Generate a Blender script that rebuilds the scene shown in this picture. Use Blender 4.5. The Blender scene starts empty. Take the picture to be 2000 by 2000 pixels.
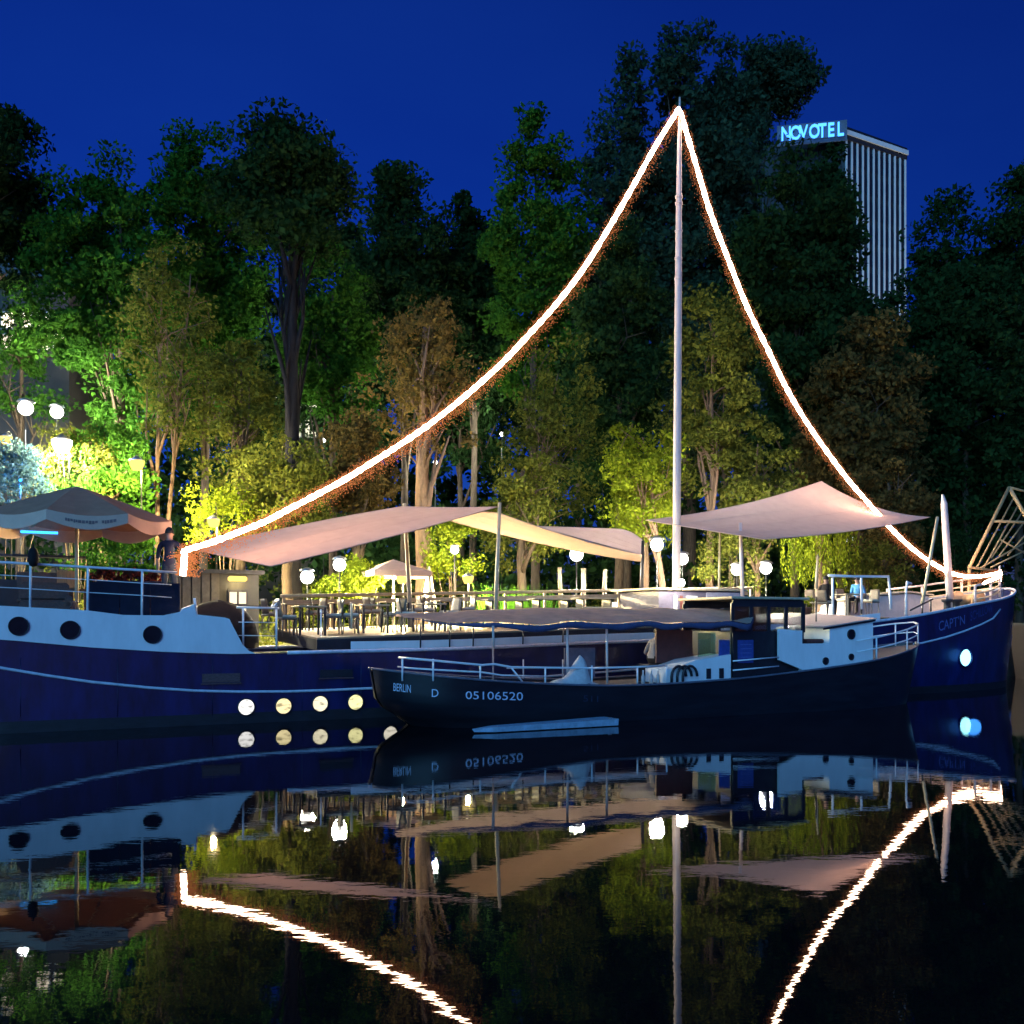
import bpy, bmesh, math, random
import numpy as np
from mathutils import Vector, Matrix, Quaternion, noise

random.seed(7)
rng = np.random.default_rng(7)
S = bpy.context.scene
C = S.collection
R = math.radians

# ------------------------------------------------------------------ camera
FPX, HY, CX, CH = 1925.5, 1221.5, 1000.0, 2.3      # focal length, horizon row, centre column (2000 px picture), eye height
cam_d = bpy.data.cameras.new('camera'); cam = bpy.data.objects.new('camera', cam_d); C.objects.link(cam)
cam.location = (0, 0, CH); cam.rotation_euler = (R(90), 0, 0)
cam_d.sensor_width = 36; cam_d.sensor_height = 36; cam_d.sensor_fit = 'HORIZONTAL'
cam_d.lens = FPX/2000*36; cam_d.shift_y = (HY-1000)/2000
cam_d.clip_start = 0.1; cam_d.clip_end = 3000
S.camera = cam

# ------------------------------------------------------------------ world and twilight
SUN_EL, SUN_AZ = R(2.5), R(160)
w = bpy.data.worlds.new('World'); S.world = w; w.use_nodes = True
nt = w.node_tree; nt.nodes.clear()
sky = nt.nodes.new('ShaderNodeTexSky'); sky.sky_type = 'NISHITA'; sky.sun_disc = False
sky.sun_elevation = SUN_EL; sky.sun_rotation = SUN_AZ; sky.altitude = 50; sky.ozone_density = 6.0; sky.air_density = 1.0; sky.dust_density = 0.3
tint = nt.nodes.new('ShaderNodeMix'); tint.data_type = 'RGBA'; tint.blend_type = 'MULTIPLY'; tint.inputs[0].default_value = 1
tint.inputs[7].default_value = (0.62, 0.48, 1.34, 1)
bg = nt.nodes.new('ShaderNodeBackground'); bg.inputs[1].default_value = 0.15
wo = nt.nodes.new('ShaderNodeOutputWorld')
wc = nt.nodes.new('ShaderNodeTexCoord'); wm = nt.nodes.new('ShaderNodeMapping'); wm.inputs['Scale'].default_value = (1.2, 1.2, 3.5)
wn_ = nt.nodes.new('ShaderNodeTexNoise'); wn_.inputs['Scale'].default_value = 1.6; wn_.inputs['Detail'].default_value = 5
wr_ = nt.nodes.new('ShaderNodeValToRGB'); wr_.color_ramp.elements[0].position = .35; wr_.color_ramp.elements[1].position = .75
wr_.color_ramp.elements[0].color = (.90, .92, .94, 1); wr_.color_ramp.elements[1].color = (1.45, 1.22, 1.04, 1)      # thin high cloud veil
cl_ = nt.nodes.new('ShaderNodeMix'); cl_.data_type = 'RGBA'; cl_.blend_type = 'MULTIPLY'; cl_.inputs[0].default_value = 1
nt.links.new(wc.outputs['Generated'], wm.inputs[0]); nt.links.new(wm.outputs[0], wn_.inputs['Vector']); nt.links.new(wn_.outputs['Fac'], wr_.inputs[0])
nt.links.new(sky.outputs[0], tint.inputs[6]); nt.links.new(tint.outputs[2], cl_.inputs[6]); nt.links.new(wr_.outputs[0], cl_.inputs[7]); nt.links.new(cl_.outputs[2], bg.inputs[0]); nt.links.new(bg.outputs[0], wo.inputs[0])

sl = bpy.data.lights.new('twilight_sun', 'SUN'); sl.energy = 2.4; sl.angle = R(50); sl.color = (0.15, 0.53, 1.0)
so = bpy.data.objects.new('twilight_sun', sl); C.objects.link(so)
so.rotation_euler = Vector((0.35, 1.0, -0.35)).to_track_quat('-Z', 'Y').to_euler()

S.view_settings.view_transform = 'Standard'; S.view_settings.look = 'None'
S.view_settings.exposure = 0.0; S.view_settings.gamma = 1.0; S.view_settings.use_curve_mapping = False
S.render.engine = 'CYCLES'
cy = S.cycles
cy.max_bounces = 6; cy.diffuse_bounces = 2; cy.glossy_bounces = 3; cy.transmission_bounces = 4; cy.transparent_max_bounces = 8
cy.caustics_reflective = False; cy.caustics_refractive = False; cy.sample_clamp_indirect = 3.0; cy.sample_clamp_direct = 0
cy.use_denoising = True; cy.use_adaptive_sampling = True; cy.adaptive_threshold = 0.03; cy.volume_bounces = 0

# ------------------------------------------------------------------ helpers: frames
ANG = R(26.2); CA, SA = math.cos(ANG), math.sin(ANG)
OX, OY = -10.6, 21.0
def bw(u, v, z=0.0):                       # mooring frame (along the quay, away from it, up) -> world
    return Vector((OX+CA*u-SA*v, OY+SA*u+CA*v, z))
def uz(px, py, v):                         # photo point on the upright plane v -> (u, z)
    k = (px-CX)/FPX
    Z = (v-SA*OX+CA*OY)/(CA-SA*k)
    X = k*Z
    return CA*(X-OX)+SA*(Z-OY), CH+(HY-py)/FPX*Z
def L(px, py, v):
    u, z = uz(px, py, v); return Vector((u, v, z))
def Wd(px, py, Z):                         # photo point at distance Z -> world
    return Vector(((px-CX)/FPX*Z, Z, CH+(HY-py)/FPX*Z))
def to_frame(p):
    X, Y = p[0]-OX, p[1]-OY
    return Vector((CA*X+SA*Y, -SA*X+CA*Y, p[2]))
def interp(pts):
    xs = [p[0] for p in pts]; ys = [p[1] for p in pts]
    def f(x):
        if x <= xs[0]: i = 0
        elif x >= xs[-1]: i = len(xs)-2
        else: i = max(j for j in range(len(xs)-1) if xs[j] <= x)
        x0, x1 = xs[i], xs[i+1]; t = (x-x0)/(x1-x0)
        m = lambda j: ((ys[min(j+1, len(ys)-1)]-ys[max(j-1, 0)])/(xs[min(j+1, len(xs)-1)]-xs[max(j-1, 0)]))
        if t < 0: return ys[0]+m(0)*(x-xs[0])*0.5
        if t > 1: return ys[-1]
        h = x1-x0; a, b = m(i)*h, m(i+1)*h
        return (2*t**3-3*t**2+1)*ys[i]+(t**3-2*t**2+t)*a+(-2*t**3+3*t**2)*ys[i+1]+(t**3-t**2)*b
    return f

# ------------------------------------------------------------------ helpers: materials
MATS = {}
def mat(name, col, rough=0.6, metal=0.0, var=0.25, scale=6.0, bump=0.0, emis=None, es=0.0, spec=0.5, streak=None, coat=0.0):
    if name in MATS: return MATS[name]
    m = bpy.data.materials.new(name); m.use_nodes = True; n = m.node_tree; b = n.nodes['Principled BSDF']
    b.inputs['Roughness'].default_value = rough; b.inputs['Metallic'].default_value = metal
    b.inputs['Specular IOR Level'].default_value = spec
    if coat: b.inputs['Coat Weight'].default_value = coat
    tc = n.nodes.new('ShaderNodeTexCoord'); mp = n.nodes.new('ShaderNodeMapping'); n.links.new(tc.outputs['Object'], mp.inputs[0])
    if streak: mp.inputs['Scale'].default_value = streak
    nz = n.nodes.new('ShaderNodeTexNoise'); nz.inputs['Scale'].default_value = scale; nz.inputs['Detail'].default_value = 6; nz.inputs['Roughness'].default_value = 0.65
    n.links.new(mp.outputs[0], nz.inputs['Vector'])
    rp = n.nodes.new('ShaderNodeValToRGB'); e = rp.color_ramp.elements
    e[0].position = 0.3; e[1].position = 0.7
    e[0].color = tuple(max(0, c*(1-var)) for c in col)+(1,); e[1].color = tuple(min(1, c*(1+var*0.8)) for c in col)+(1,)
    n.links.new(nz.outputs['Fac'], rp.inputs[0]); n.links.new(rp.outputs[0], b.inputs['Base Color'])
    if bump:
        bp = n.nodes.new('ShaderNodeBump'); bp.inputs['Strength'].default_value = bump; bp.inputs['Distance'].default_value = 0.02
        n.links.new(nz.outputs['Fac'], bp.inputs['Height']); n.links.new(bp.outputs[0], b.inputs['Normal'])
    if emis:
        b.inputs['Emission Color'].default_value = tuple(emis)+(1,); b.inputs['Emission Strength'].default_value = es
    MATS[name] = m; return m
def cloth_mat(name, col, trans=0.4, var=0.08, scale=3.0):
    if name in MATS: return MATS[name]
    m = bpy.data.materials.new(name); m.use_nodes = True; n = m.node_tree; n.nodes.clear()
    out = n.nodes.new('ShaderNodeOutputMaterial'); tc = n.nodes.new('ShaderNodeTexCoord'); nz = n.nodes.new('ShaderNodeTexNoise'); nz.inputs['Scale'].default_value = scale; nz.inputs['Detail'].default_value = 5
    rp = n.nodes.new('ShaderNodeValToRGB'); e = rp.color_ramp.elements; e[0].position = .3; e[1].position = .7
    e[0].color = tuple(c*(1-var) for c in col)+(1,); e[1].color = tuple(c*(1+var) for c in col)+(1,)
    wv = n.nodes.new('ShaderNodeTexNoise'); wv.inputs['Scale'].default_value = 1.4; wv.inputs['Detail'].default_value = 3
    bp = n.nodes.new('ShaderNodeBump'); bp.inputs['Strength'].default_value = .25; bp.inputs['Distance'].default_value = .05
    d = n.nodes.new('ShaderNodeBsdfDiffuse'); t = n.nodes.new('ShaderNodeBsdfTranslucent'); mx = n.nodes.new('ShaderNodeMixShader'); mx.inputs[0].default_value = trans
    n.links.new(tc.outputs['Object'], nz.inputs['Vector']); n.links.new(tc.outputs['Object'], wv.inputs['Vector']); n.links.new(wv.outputs['Fac'], bp.inputs['Height'])
    n.links.new(nz.outputs['Fac'], rp.inputs[0])
    for q in (d, t): n.links.new(rp.outputs[0], q.inputs[0]); n.links.new(bp.outputs[0], q.inputs['Normal'])
    n.links.new(d.outputs[0], mx.inputs[1]); n.links.new(t.outputs[0], mx.inputs[2]); n.links.new(mx.outputs[0], out.inputs[0]); MATS[name] = m; return m
def leaf_mat(name, col, hue=0.35, trans=0.35):
    if name in MATS: return MATS[name]
    m = bpy.data.materials.new(name); m.use_nodes = True; n = m.node_tree; n.nodes.clear()
    out = n.nodes.new('ShaderNodeOutputMaterial')
    g = n.nodes.new('ShaderNodeNewGeometry'); rp = n.nodes.new('ShaderNodeValToRGB'); e = rp.color_ramp.elements
    e[0].color = (col[0]*(1-hue*1.2), col[1]*(1-hue), col[2]*(1-hue), 1); e[1].color = (col[0]*(1+hue*1.4), col[1]*(1+hue), col[2]*(1+hue*.5), 1)
    n.links.new(g.outputs['Random Per Island'], rp.inputs[0])
    d = n.nodes.new('ShaderNodeBsdfDiffuse'); t = n.nodes.new('ShaderNodeBsdfTranslucent'); mx = n.nodes.new('ShaderNodeMixShader'); mx.inputs[0].default_value = trans
    n.links.new(rp.outputs[0], d.inputs[0]); n.links.new(rp.outputs[0], t.inputs[0])
    n.links.new(d.outputs[0], mx.inputs[1]); n.links.new(t.outputs[0], mx.inputs[2]); n.links.new(mx.outputs[0], out.inputs[0])
    MATS[name] = m; return m
def emit_mat(name, col, s):
    if name in MATS: return MATS[name]
    m = bpy.data.materials.new(name); m.use_nodes = True; n = m.node_tree; n.nodes.clear()
    out = n.nodes.new('ShaderNodeOutputMaterial'); e = n.nodes.new('ShaderNodeEmission')
    e.inputs[0].default_value = tuple(col)+(1,); e.inputs[1].default_value = s; n.links.new(e.outputs[0], out.inputs[0])
    if not name.startswith('rope_light_core'): m.cycles.emission_sampling = 'NONE'
    MATS[name] = m; return m
def port_mat(name, col, s):                  # lit round window: a room seen through milky glass, uneven
    if name in MATS: return MATS[name]
    m = bpy.data.materials.new(name); m.use_nodes = True; n = m.node_tree; n.nodes.clear()
    out = n.nodes.new('ShaderNodeOutputMaterial'); e = n.nodes.new('ShaderNodeEmission')
    tc = n.nodes.new('ShaderNodeTexCoord'); mp = n.nodes.new('ShaderNodeMapping'); mp.inputs['Scale'].default_value = (5, 5, 14)
    oi = n.nodes.new('ShaderNodeObjectInfo'); ad = n.nodes.new('ShaderNodeVectorMath'); ad.operation = 'ADD'
    nz = n.nodes.new('ShaderNodeTexNoise'); nz.inputs['Scale'].default_value = 1.0; nz.inputs['Detail'].default_value = 3
    rp = n.nodes.new('ShaderNodeValToRGB'); el = rp.color_ramp.elements
    el[0].position = 0.33; el[0].color = tuple(c*0.35 for c in col)+(1,); el[1].position = 0.52; el[1].color = tuple(col)+(1,)
    n.links.new(tc.outputs['Object'], mp.inputs[0]); n.links.new(mp.outputs[0], ad.inputs[0]); n.links.new(oi.outputs['Location'], ad.inputs[1])
    n.links.new(ad.outputs[0], nz.inputs['Vector']); n.links.new(nz.outputs['Fac'], rp.inputs[0]); n.links.new(rp.outputs[0], e.inputs[0])
    e.inputs[1].default_value = s; n.links.new(e.outputs[0], out.inputs[0]); m.cycles.emission_sampling = 'NONE'; MATS[name] = m; return m
def glass_mat(name, col, alpha):
    if name in MATS: return MATS[name]
    m = bpy.data.materials.new(name); m.use_nodes = True; n = m.node_tree; n.nodes.clear()
    out = n.nodes.new('ShaderNodeOutputMaterial'); t = n.nodes.new('ShaderNodeBsdfTransparent'); g = n.nodes.new('ShaderNodeBsdfGlossy')
    g.inputs['Roughness'].default_value = 0.05; g.inputs[0].default_value = (0.8, 0.85, 0.9, 1); t.inputs[0].default_value = tuple(col)+(1,)
    mx = n.nodes.new('ShaderNodeMixShader'); mx.inputs[0].default_value = alpha
    n.links.new(t.outputs[0], mx.inputs[1]); n.links.new(g.outputs[0], mx.inputs[2]); n.links.new(mx.outputs[0], out.inputs[0]); MATS[name] = m; return m

M_hull = mat('hull_blue', (0.003, 0.008, 0.062), 0.38, var=0.6, scale=2.2, streak=(1.2, 1.2, 0.35), bump=0.06, coat=0.2)
M_white = mat('white_paint', (0.72, 0.74, 0.76), 0.45, var=0.10, scale=2.5, streak=(1, 1, 0.3), bump=0.05)
M_line = mat('strake_white', (0.55, 0.6, 0.7), 0.5, var=0.2, scale=8)
M_rail = mat('rail_paint', (0.75, 0.77, 0.8), 0.4, var=0.1)
M_dark = mat('dark_paint', (0.012, 0.012, 0.018), 0.5, var=0.4)
M_black = mat('black_hull', (0.010, 0.011, 0.016), 0.38, var=0.4, scale=2, streak=(0.5, 0.5, 3))
M_deck = mat('deck_boards', (0.30, 0.20, 0.12), 0.65, var=0.35, scale=5, streak=(0.3, 6, 6), bump=0.2)
M_wood = mat('varnished_wood', (0.26, 0.15, 0.07), 0.5, var=0.35, scale=6, streak=(1, 6, 6))
M_palewood = mat('pale_timber', (0.52, 0.42, 0.27), 0.6, var=0.25, scale=6, streak=(1, 1, 0.4))
M_mast = mat('mast_paint', (0.60, 0.48, 0.44), 0.45, var=0.15, scale=4, streak=(3, 3, 0.3))
M_sail = cloth_mat('sail_cloth', (0.52, 0.37, 0.33), 0.10, 0.05)
M_tarp = cloth_mat('tarp_cloth', (0.74, 0.55, 0.44), 0.55, 0.12, 4.0)
M_umb = mat('umbrella_cloth', (0.44, 0.22, 0.14), 0.85, var=0.14, scale=2.5, spec=0.1)
M_val = mat('valance_cloth', (0.62, 0.42, 0.32), 0.85, var=0.1, scale=3, spec=0.1)
M_ink = mat('print_ink', (0.22, 0.16, 0.15), 0.8)
M_letter = mat('letter_paint', (0.62, 0.68, 0.85), 0.5, var=0.15, scale=20)
M_letdim = mat('letter_paint_faded', (0.10, 0.13, 0.34), 0.5, var=0.3, scale=20)
M_metal = mat('galvanised', (0.42, 0.43, 0.45), 0.35, 0.8, var=0.15)
M_chair = mat('chair_rattan', (0.15, 0.115, 0.085), 0.6, var=0.35, scale=30)
M_cush = mat('cushion_cloth', (0.62, 0.57, 0.45), 0.85, var=0.1, spec=0.1)
M_cloth = mat('grey_cover', (0.5, 0.47, 0.47), 0.8, var=0.2, bump=0.2, spec=0.2)
M_brown = mat('brown_wicker', (0.10, 0.055, 0.045), 0.7, var=0.35, scale=20, bump=0.2)
M_bark = mat('bark', (0.09, 0.065, 0.045), 0.9, var=0.45, scale=5, streak=(3, 3, 0.5), bump=0.5, spec=0.1)
M_palebark = mat('pale_bark', (0.15, 0.098, 0.065), 0.9, var=0.35, scale=5, streak=(3, 3, 0.5), bump=0.4, spec=0.1)
M_darkbark = mat('dark_bark', (0.014, 0.013, 0.015), 0.9, var=0.4, scale=4, streak=(3, 3, 0.5), bump=0.5, spec=0.1)
M_ground = mat('park_soil', (0.07, 0.075, 0.035), 0.95, var=0.4, scale=0.8, bump=0.3, spec=0.1)
M_quay = mat('quay_stone', (0.16, 0.15, 0.14), 0.85, var=0.35, scale=3, bump=0.4)
M_pave = mat('terrace_paving', (0.30, 0.26, 0.20), 0.85, var=0.25, scale=3, bump=0.2)
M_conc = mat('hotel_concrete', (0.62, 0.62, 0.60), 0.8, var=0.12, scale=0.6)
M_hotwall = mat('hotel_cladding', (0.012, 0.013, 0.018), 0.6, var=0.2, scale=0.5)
M_hotglass = mat('hotel_glass', (0.008, 0.009, 0.014), 0.4, var=0.3, scale=0.7)
M_house = mat('render_wall', (0.07, 0.06, 0.05), 0.8, var=0.15, scale=1)
M_skin = mat('skin', (0.42, 0.22, 0.15), 0.6, var=0.08)
M_hair = mat('dark_hair', (0.012, 0.009, 0.008), 0.7, var=0.3, scale=40)
M_navy = mat('navy_cloth', (0.012, 0.014, 0.032), 0.85, var=0.25, spec=0.2)
M_jean = mat('slate_cloth', (0.028, 0.036, 0.05), 0.85, var=0.25, spec=0.2)
M_blackcl = mat('black_cloth', (0.014, 0.012, 0.014), 0.85, var=0.25, spec=0.2)
M_bluecl = mat('blue_cloth', (0.06, 0.22, 0.45), 0.85, var=0.2, spec=0.2)
M_greycl = mat('grey_cloth', (0.36, 0.34, 0.33), 0.85, var=0.15, spec=0.2)
M_panel = mat('blue_notice', (0.03, 0.06, 0.26), 0.5, var=0.25, scale=9)
M_plate = mat('rust_plate', (0.10, 0.05, 0.055), 0.7, var=0.5, scale=12, streak=(1, 1, 5))
M_float = mat('pale_blue_paint', (0.28, 0.42, 0.55), 0.5, var=0.3, scale=5)
M_redwood = mat('red_brown_paint', (0.10, 0.03, 0.025), 0.6, var=0.3)
M_bucket = mat('white_plastic', (0.7, 0.74, 0.8), 0.4, var=0.08)
M_orangewood = mat('crate_wood', (0.42, 0.20, 0.08), 0.7, var=0.3, scale=8, streak=(6, 6, 0.6))
M_glass = glass_mat('window_glass', (0.75, 0.8, 0.85), 0.12)
M_dimglass = glass_mat('tinted_glass', (0.25, 0.28, 0.33), 0.10)
M_port = mat('porthole_glass', (0.010, 0.010, 0.018), 0.30, var=0.3, spec=0.12)
M_globe = emit_mat('lamp_glow_white', (1.0, 0.97, 0.88), 6.0)
M_lantern = emit_mat('lamp_glow_yellow', (1.0, 0.70, 0.17), 1.7)
M_rope = emit_mat('rope_light_core', (1.0, 0.64, 0.43), 40.0)
M_ropehalo = emit_mat('rope_halo_amber', (1.0, 0.30, 0.10), 0.8)  # for the imitated bloom round the ropes
M_blueled = emit_mat('blue_led', (0.03, 0.35, 1.0), 4.0)
M_sign = emit_mat('sign_blue', (0.06, 0.30, 1.0), 3.2)
M_litwin = emit_mat('lit_window', (1.0, 0.80, 0.55), 1.6)
M_litwin2 = emit_mat('lit_window_cool', (0.85, 1.0, 0.9), 2.2)

LF = dict(
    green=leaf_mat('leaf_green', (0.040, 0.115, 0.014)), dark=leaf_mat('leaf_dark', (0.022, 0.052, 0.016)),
    olive=leaf_mat('leaf_olive', (0.095, 0.110, 0.020)), yellow=leaf_mat('leaf_yellow', (0.120, 0.160, 0.012)),
    brown=leaf_mat('leaf_brown', (0.105, 0.078, 0.026)), blue=leaf_mat('leaf_blueish', (0.035, 0.075, 0.045)), bluelit=leaf_mat('leaf_bluelit', (0.04, 0.085, 0.11)),  # last one: the lamp's blue light is painted into the leaf colour
    red=leaf_mat('leaf_red', (0.12, 0.025, 0.02)))

# ------------------------------------------------------------------ helpers: meshes
class MB:
    def __init__(s): s.v = []; s.f = []
    def add(s, vs, fs):
        o = len(s.v); s.v += [tuple(p) for p in vs]; s.f += [tuple(i+o for i in f) for f in fs]; return s
    def box(s, c, d, rz=0.0, bev=0.0):
        x, y, z = d[0]/2, d[1]/2, d[2]/2; cr, sr = math.cos(rz), math.sin(rz)
        def P(a, b, e): return (c[0]+a*cr-b*sr, c[1]+a*sr+b*cr, c[2]+e)
        if bev <= 0:
            vs = [P(a, b, e) for e in (-z, z) for a, b in ((-x, -y), (x, -y), (x, y), (-x, y))]
            return s.add(vs, [(3, 2, 1, 0), (4, 5, 6, 7), (0, 1, 5, 4), (1, 2, 6, 5), (2, 3, 7, 6), (3, 0, 4, 7)])
        k = min(bev, x*.9, y*.9, z*.9)
        vs = []
        for e, i in ((-z, k), (-z+k, 0), (z-k, 0), (z, k)):
            for a, b in ((-x+i, -y+i+0), (x-i, -y+i), (x-i, y-i), (-x+i, y-i)): vs.append(P(a, b, e))
        fs = [(3, 2, 1, 0), (12, 13, 14, 15)]
        for r in range(3):
            for q in range(4): fs.append((r*4+q, r*4+(q+1) % 4, r*4+4+(q+1) % 4, r*4+4+q))
        return s.add(vs, fs)
    def tube(s, pts, r, n=8, cap=True):
        pts = [Vector(p) for p in pts]; rs = r if isinstance(r, (list, tuple)) else [r]*len(pts)
        vs = []; prev = None
        for i, p in enumerate(pts):
            d = (pts[min(i+1, len(pts)-1)]-pts[max(i-1, 0)]).normalized()
            if prev is None:
                a = Vector((0, 0, 1)) if abs(d.z) < 0.9 else Vector((1, 0, 0)); x = d.cross(a).normalized()
            else:
                x = (prev-d*prev.dot(d)).normalized()
            y = d.cross(x); prev = x
            for k in range(n):
                t = 2*math.pi*k/n; vs.append(p+(x*math.cos(t)+y*math.sin(t))*rs[i])
        fs = [(i*n+k, i*n+(k+1) % n, (i+1)*n+(k+1) % n, (i+1)*n+k) for i in range(len(pts)-1) for k in range(n)]
        if cap: fs += [tuple(range(n-1, -1, -1)), tuple((len(pts)-1)*n+k for k in range(n))]
        return s.add(vs, fs)
    def lathe(s, c, prof, n=16, axis='z'):
        vs = []; fs = []
        for r, h in prof:
            for k in range(n):
                t = 2*math.pi*k/n
                if axis == 'z': vs.append((c[0]+r*math.cos(t), c[1]+r*math.sin(t), c[2]+h))
                else: vs.append((c[0]+r*math.cos(t), c[1]+h, c[2]+r*math.sin(t)))
        m = len(prof)
        fs = [(i*n+k, i*n+(k+1) % n, (i+1)*n+(k+1) % n, (i+1)*n+k) for i in range(m-1) for k in range(n)]
        if prof[0][0] > 1e-5: fs.append(tuple(range(n-1, -1, -1)))
        if prof[-1][0] > 1e-5: fs.append(tuple((m-1)*n+k for k in range(n)))
        return s.add(vs, fs)
    def grid(s, nu, nv, fn):
        vs = [fn(i/(nu-1), j/(nv-1)) for i in range(nu) for j in range(nv)]
        return s.add(vs, [(i*nv+j, (i+1)*nv+j, (i+1)*nv+j+1, i*nv+j+1) for i in range(nu-1) for j in range(nv-1)])
    def prism(s, poly, y0, y1):              # polygon in (x, z), pushed from y0 to y1
        n = len(poly); vs = [(x, y0, z) for x, z in poly]+[(x, y1, z) for x, z in poly]
        return s.add(vs, [tuple(range(n)), tuple(range(2*n-1, n-1, -1))]+[(i, i+n, (i+1) % n+n, (i+1) % n) for i in range(n)])
    def ico(s, c, r, sq=(1, 1, 1)):
        t = (1+5**.5)/2; q = math.sqrt(1+t*t)
        vs = [(-1, t, 0), (1, t, 0), (-1, -t, 0), (1, -t, 0), (0, -1, t), (0, 1, t), (0, -1, -t), (0, 1, -t), (t, 0, -1), (t, 0, 1), (-t, 0, -1), (-t, 0, 1)]
        fs = [(0, 11, 5), (0, 5, 1), (0, 1, 7), (0, 7, 10), (0, 10, 11), (1, 5, 9), (5, 11, 4), (11, 10, 2), (10, 7, 6), (7, 1, 8), (3, 9, 4), (3, 4, 2), (3, 2, 6), (3, 6, 8), (3, 8, 9), (4, 9, 5), (2, 4, 11), (6, 2, 10), (8, 6, 7), (9, 8, 1)]
        return s.add([(c[0]+a*r/q*sq[0], c[1]+b*r/q*sq[1], c[2]+e*r/q*sq[2]) for a, b, e in vs], fs)
    def mesh(s, name, smooth=False):
        me = bpy.data.meshes.new(name); me.from_pydata(s.v, [], s.f); me.update()
        bm = bmesh.new(); bm.from_mesh(me); bmesh.ops.recalc_face_normals(bm, faces=bm.faces); bm.to_mesh(me); bm.free()
        if smooth: me.polygons.foreach_set('use_smooth', [True]*len(me.polygons))
        return me
    def build(s, name, m, parent=None, smooth=False, solid=0.0):
        me = s.mesh(name, smooth); me.materials.append(m)
        o = bpy.data.objects.new(name, me); C.objects.link(o)
        if parent is not None: o.parent = parent
        if solid: md = o.modifiers.new('thickness', 'SOLIDIFY'); md.thickness = solid; md.offset = 0
        return o
def tag(o, label, cat, group=None, kind=None):
    o['label'] = label; o['category'] = cat
    if group: o['group'] = group
    if kind: o['kind'] = kind
    return o
def empty(name, loc=(0, 0, 0), rz=0.0):
    o = bpy.data.objects.new(name, None); o.empty_display_size = 0.3; C.objects.link(o); o.location = loc; o.rotation_euler = (0, 0, rz); return o
def frame_thing(name, label, cat, u=0, v=0, z=0, rz=0.0, group=None):
    o = empty(name, bw(u, v, z), ANG+rz); return tag(o, label, cat, group)
def copy_tree(o, parent=None):
    c = o.copy(); C.objects.link(c); c.parent = parent
    for ch in list(o.children): copy_tree(ch, c)
    return c
def in_frame(o):                            # one-mesh thing written in mooring-frame coordinates
    o.location = bw(0, 0, 0); o.rotation_euler = (0, 0, ANG); return o
def text_mesh(body, size, extrude=0.006, bold=0.0):
    cu = bpy.data.curves.new('lettering', 'FONT'); cu.body = body; cu.size = size; cu.extrude = extrude; cu.offset = bold; cu.resolution_u = 3
    o = bpy.data.objects.new('lettering', cu); C.objects.link(o)
    dg = bpy.context.evaluated_depsgraph_get(); me = bpy.data.meshes.new_from_object(o.evaluated_get(dg)); bpy.data.objects.remove(o); bpy.data.curves.remove(cu)
    return me
def add_mesh(name, me, m, parent=None):
    me.materials.clear(); me.materials.append(m); o = bpy.data.objects.new(name, me); C.objects.link(o)
    if parent is not None: o.parent = parent
    return o
def point(name, loc, watt, col, radius=0.1, parent=None):
    l = bpy.data.lights.new(name, 'POINT'); l.energy = watt; l.color = col; l.shadow_soft_size = radius
    o = bpy.data.objects.new(name, l); C.objects.link(o); o.location = loc
    if parent is not None: o.parent = parent
    return o

# ================================================================== SETTING
def water_material():
    m = bpy.data.materials.new('canal_water'); m.use_nodes = True; n = m.node_tree; b = n.nodes['Principled BSDF']
    b.inputs['Base Color'].default_value = (0.002, 0.003, 0.006, 1); b.inputs['Roughness'].default_value = 0.012; b.inputs['IOR'].default_value = 1.333
    tc = n.nodes.new('ShaderNodeTexCoord'); mp = n.nodes.new('ShaderNodeMapping'); mp.inputs['Scale'].default_value = (0.45, 1.0, 1)
    n.links.new(tc.outputs['Object'], mp.inputs[0])
    a = n.nodes.new('ShaderNodeTexNoise'); a.inputs['Scale'].default_value = 6.5; a.inputs['Detail'].default_value = 3
    c = n.nodes.new('ShaderNodeTexNoise'); c.inputs['Scale'].default_value = 0.35; c.inputs['Detail'].default_value = 2
    n.links.new(mp.outputs[0], a.inputs['Vector']); n.links.new(mp.outputs[0], c.inputs['Vector'])
    b1 = n.nodes.new('ShaderNodeBump'); b1.inputs['Strength'].default_value = 1.0; b1.inputs['Distance'].default_value = 0.0006
    b2 = n.nodes.new('ShaderNodeBump'); b2.inputs['Strength'].default_value = 1.0; b2.inputs['Distance'].default_value = 0.006
    n.links.new(a.outputs['Fac'], b1.inputs['Height']); n.links.new(c.outputs['Fac'], b2.inputs['Height']); n.links.new(b1.outputs[0], b2.inputs['Normal'])
    n.links.new(b2.outputs[0], b.inputs['Normal'])
    return m
wt = MB().add([(-400, -60, 0), (400, -60, 0), (400, 400, 0), (-400, 400, 0)], [(0, 1, 2, 3)]).build('water', water_material()); wt['kind'] = 'structure'
# the park behind the quay: one sheet that reaches the horizon, gently rising away from the water
QV, QZ = 6.5, 1.55
def park_h(v):
    return QZ-0.03+max(0, v-14)*0.03 if v < 60 else QZ+1.35
g = MB(); vs_ = [QV+0.25, 9, 14, 20, 30, 45, 60, 120, 900]; us_ = [-900, -200, -60, -30, -15, 0, 15, 30, 45, 60, 100, 250, 900]
g.grid(len(us_), len(vs_), lambda a, b: bw(us_[round(a*(len(us_)-1))], vs_[round(b*(len(vs_)-1))], park_h(vs_[round(b*(len(vs_)-1))])+0.12*noise.noise((a*40, b*30, 1))))
o = g.build('ground', M_ground, smooth=True); o['kind'] = 'structure'
def ground_z(p):
    f = to_frame(p); return park_h(f.y)
tr = MB().box((17, QV+2.6, QZ-0.02), (60, 4.6, 0.12)).build('terrace', M_pave); in_frame(tr); tr['kind'] = 'structure'
qw = empty('quay_wall', bw(0, 0, 0), ANG); tag(qw, 'dark stone quay wall along the waterline behind the long blue barge', 'wall')
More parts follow.
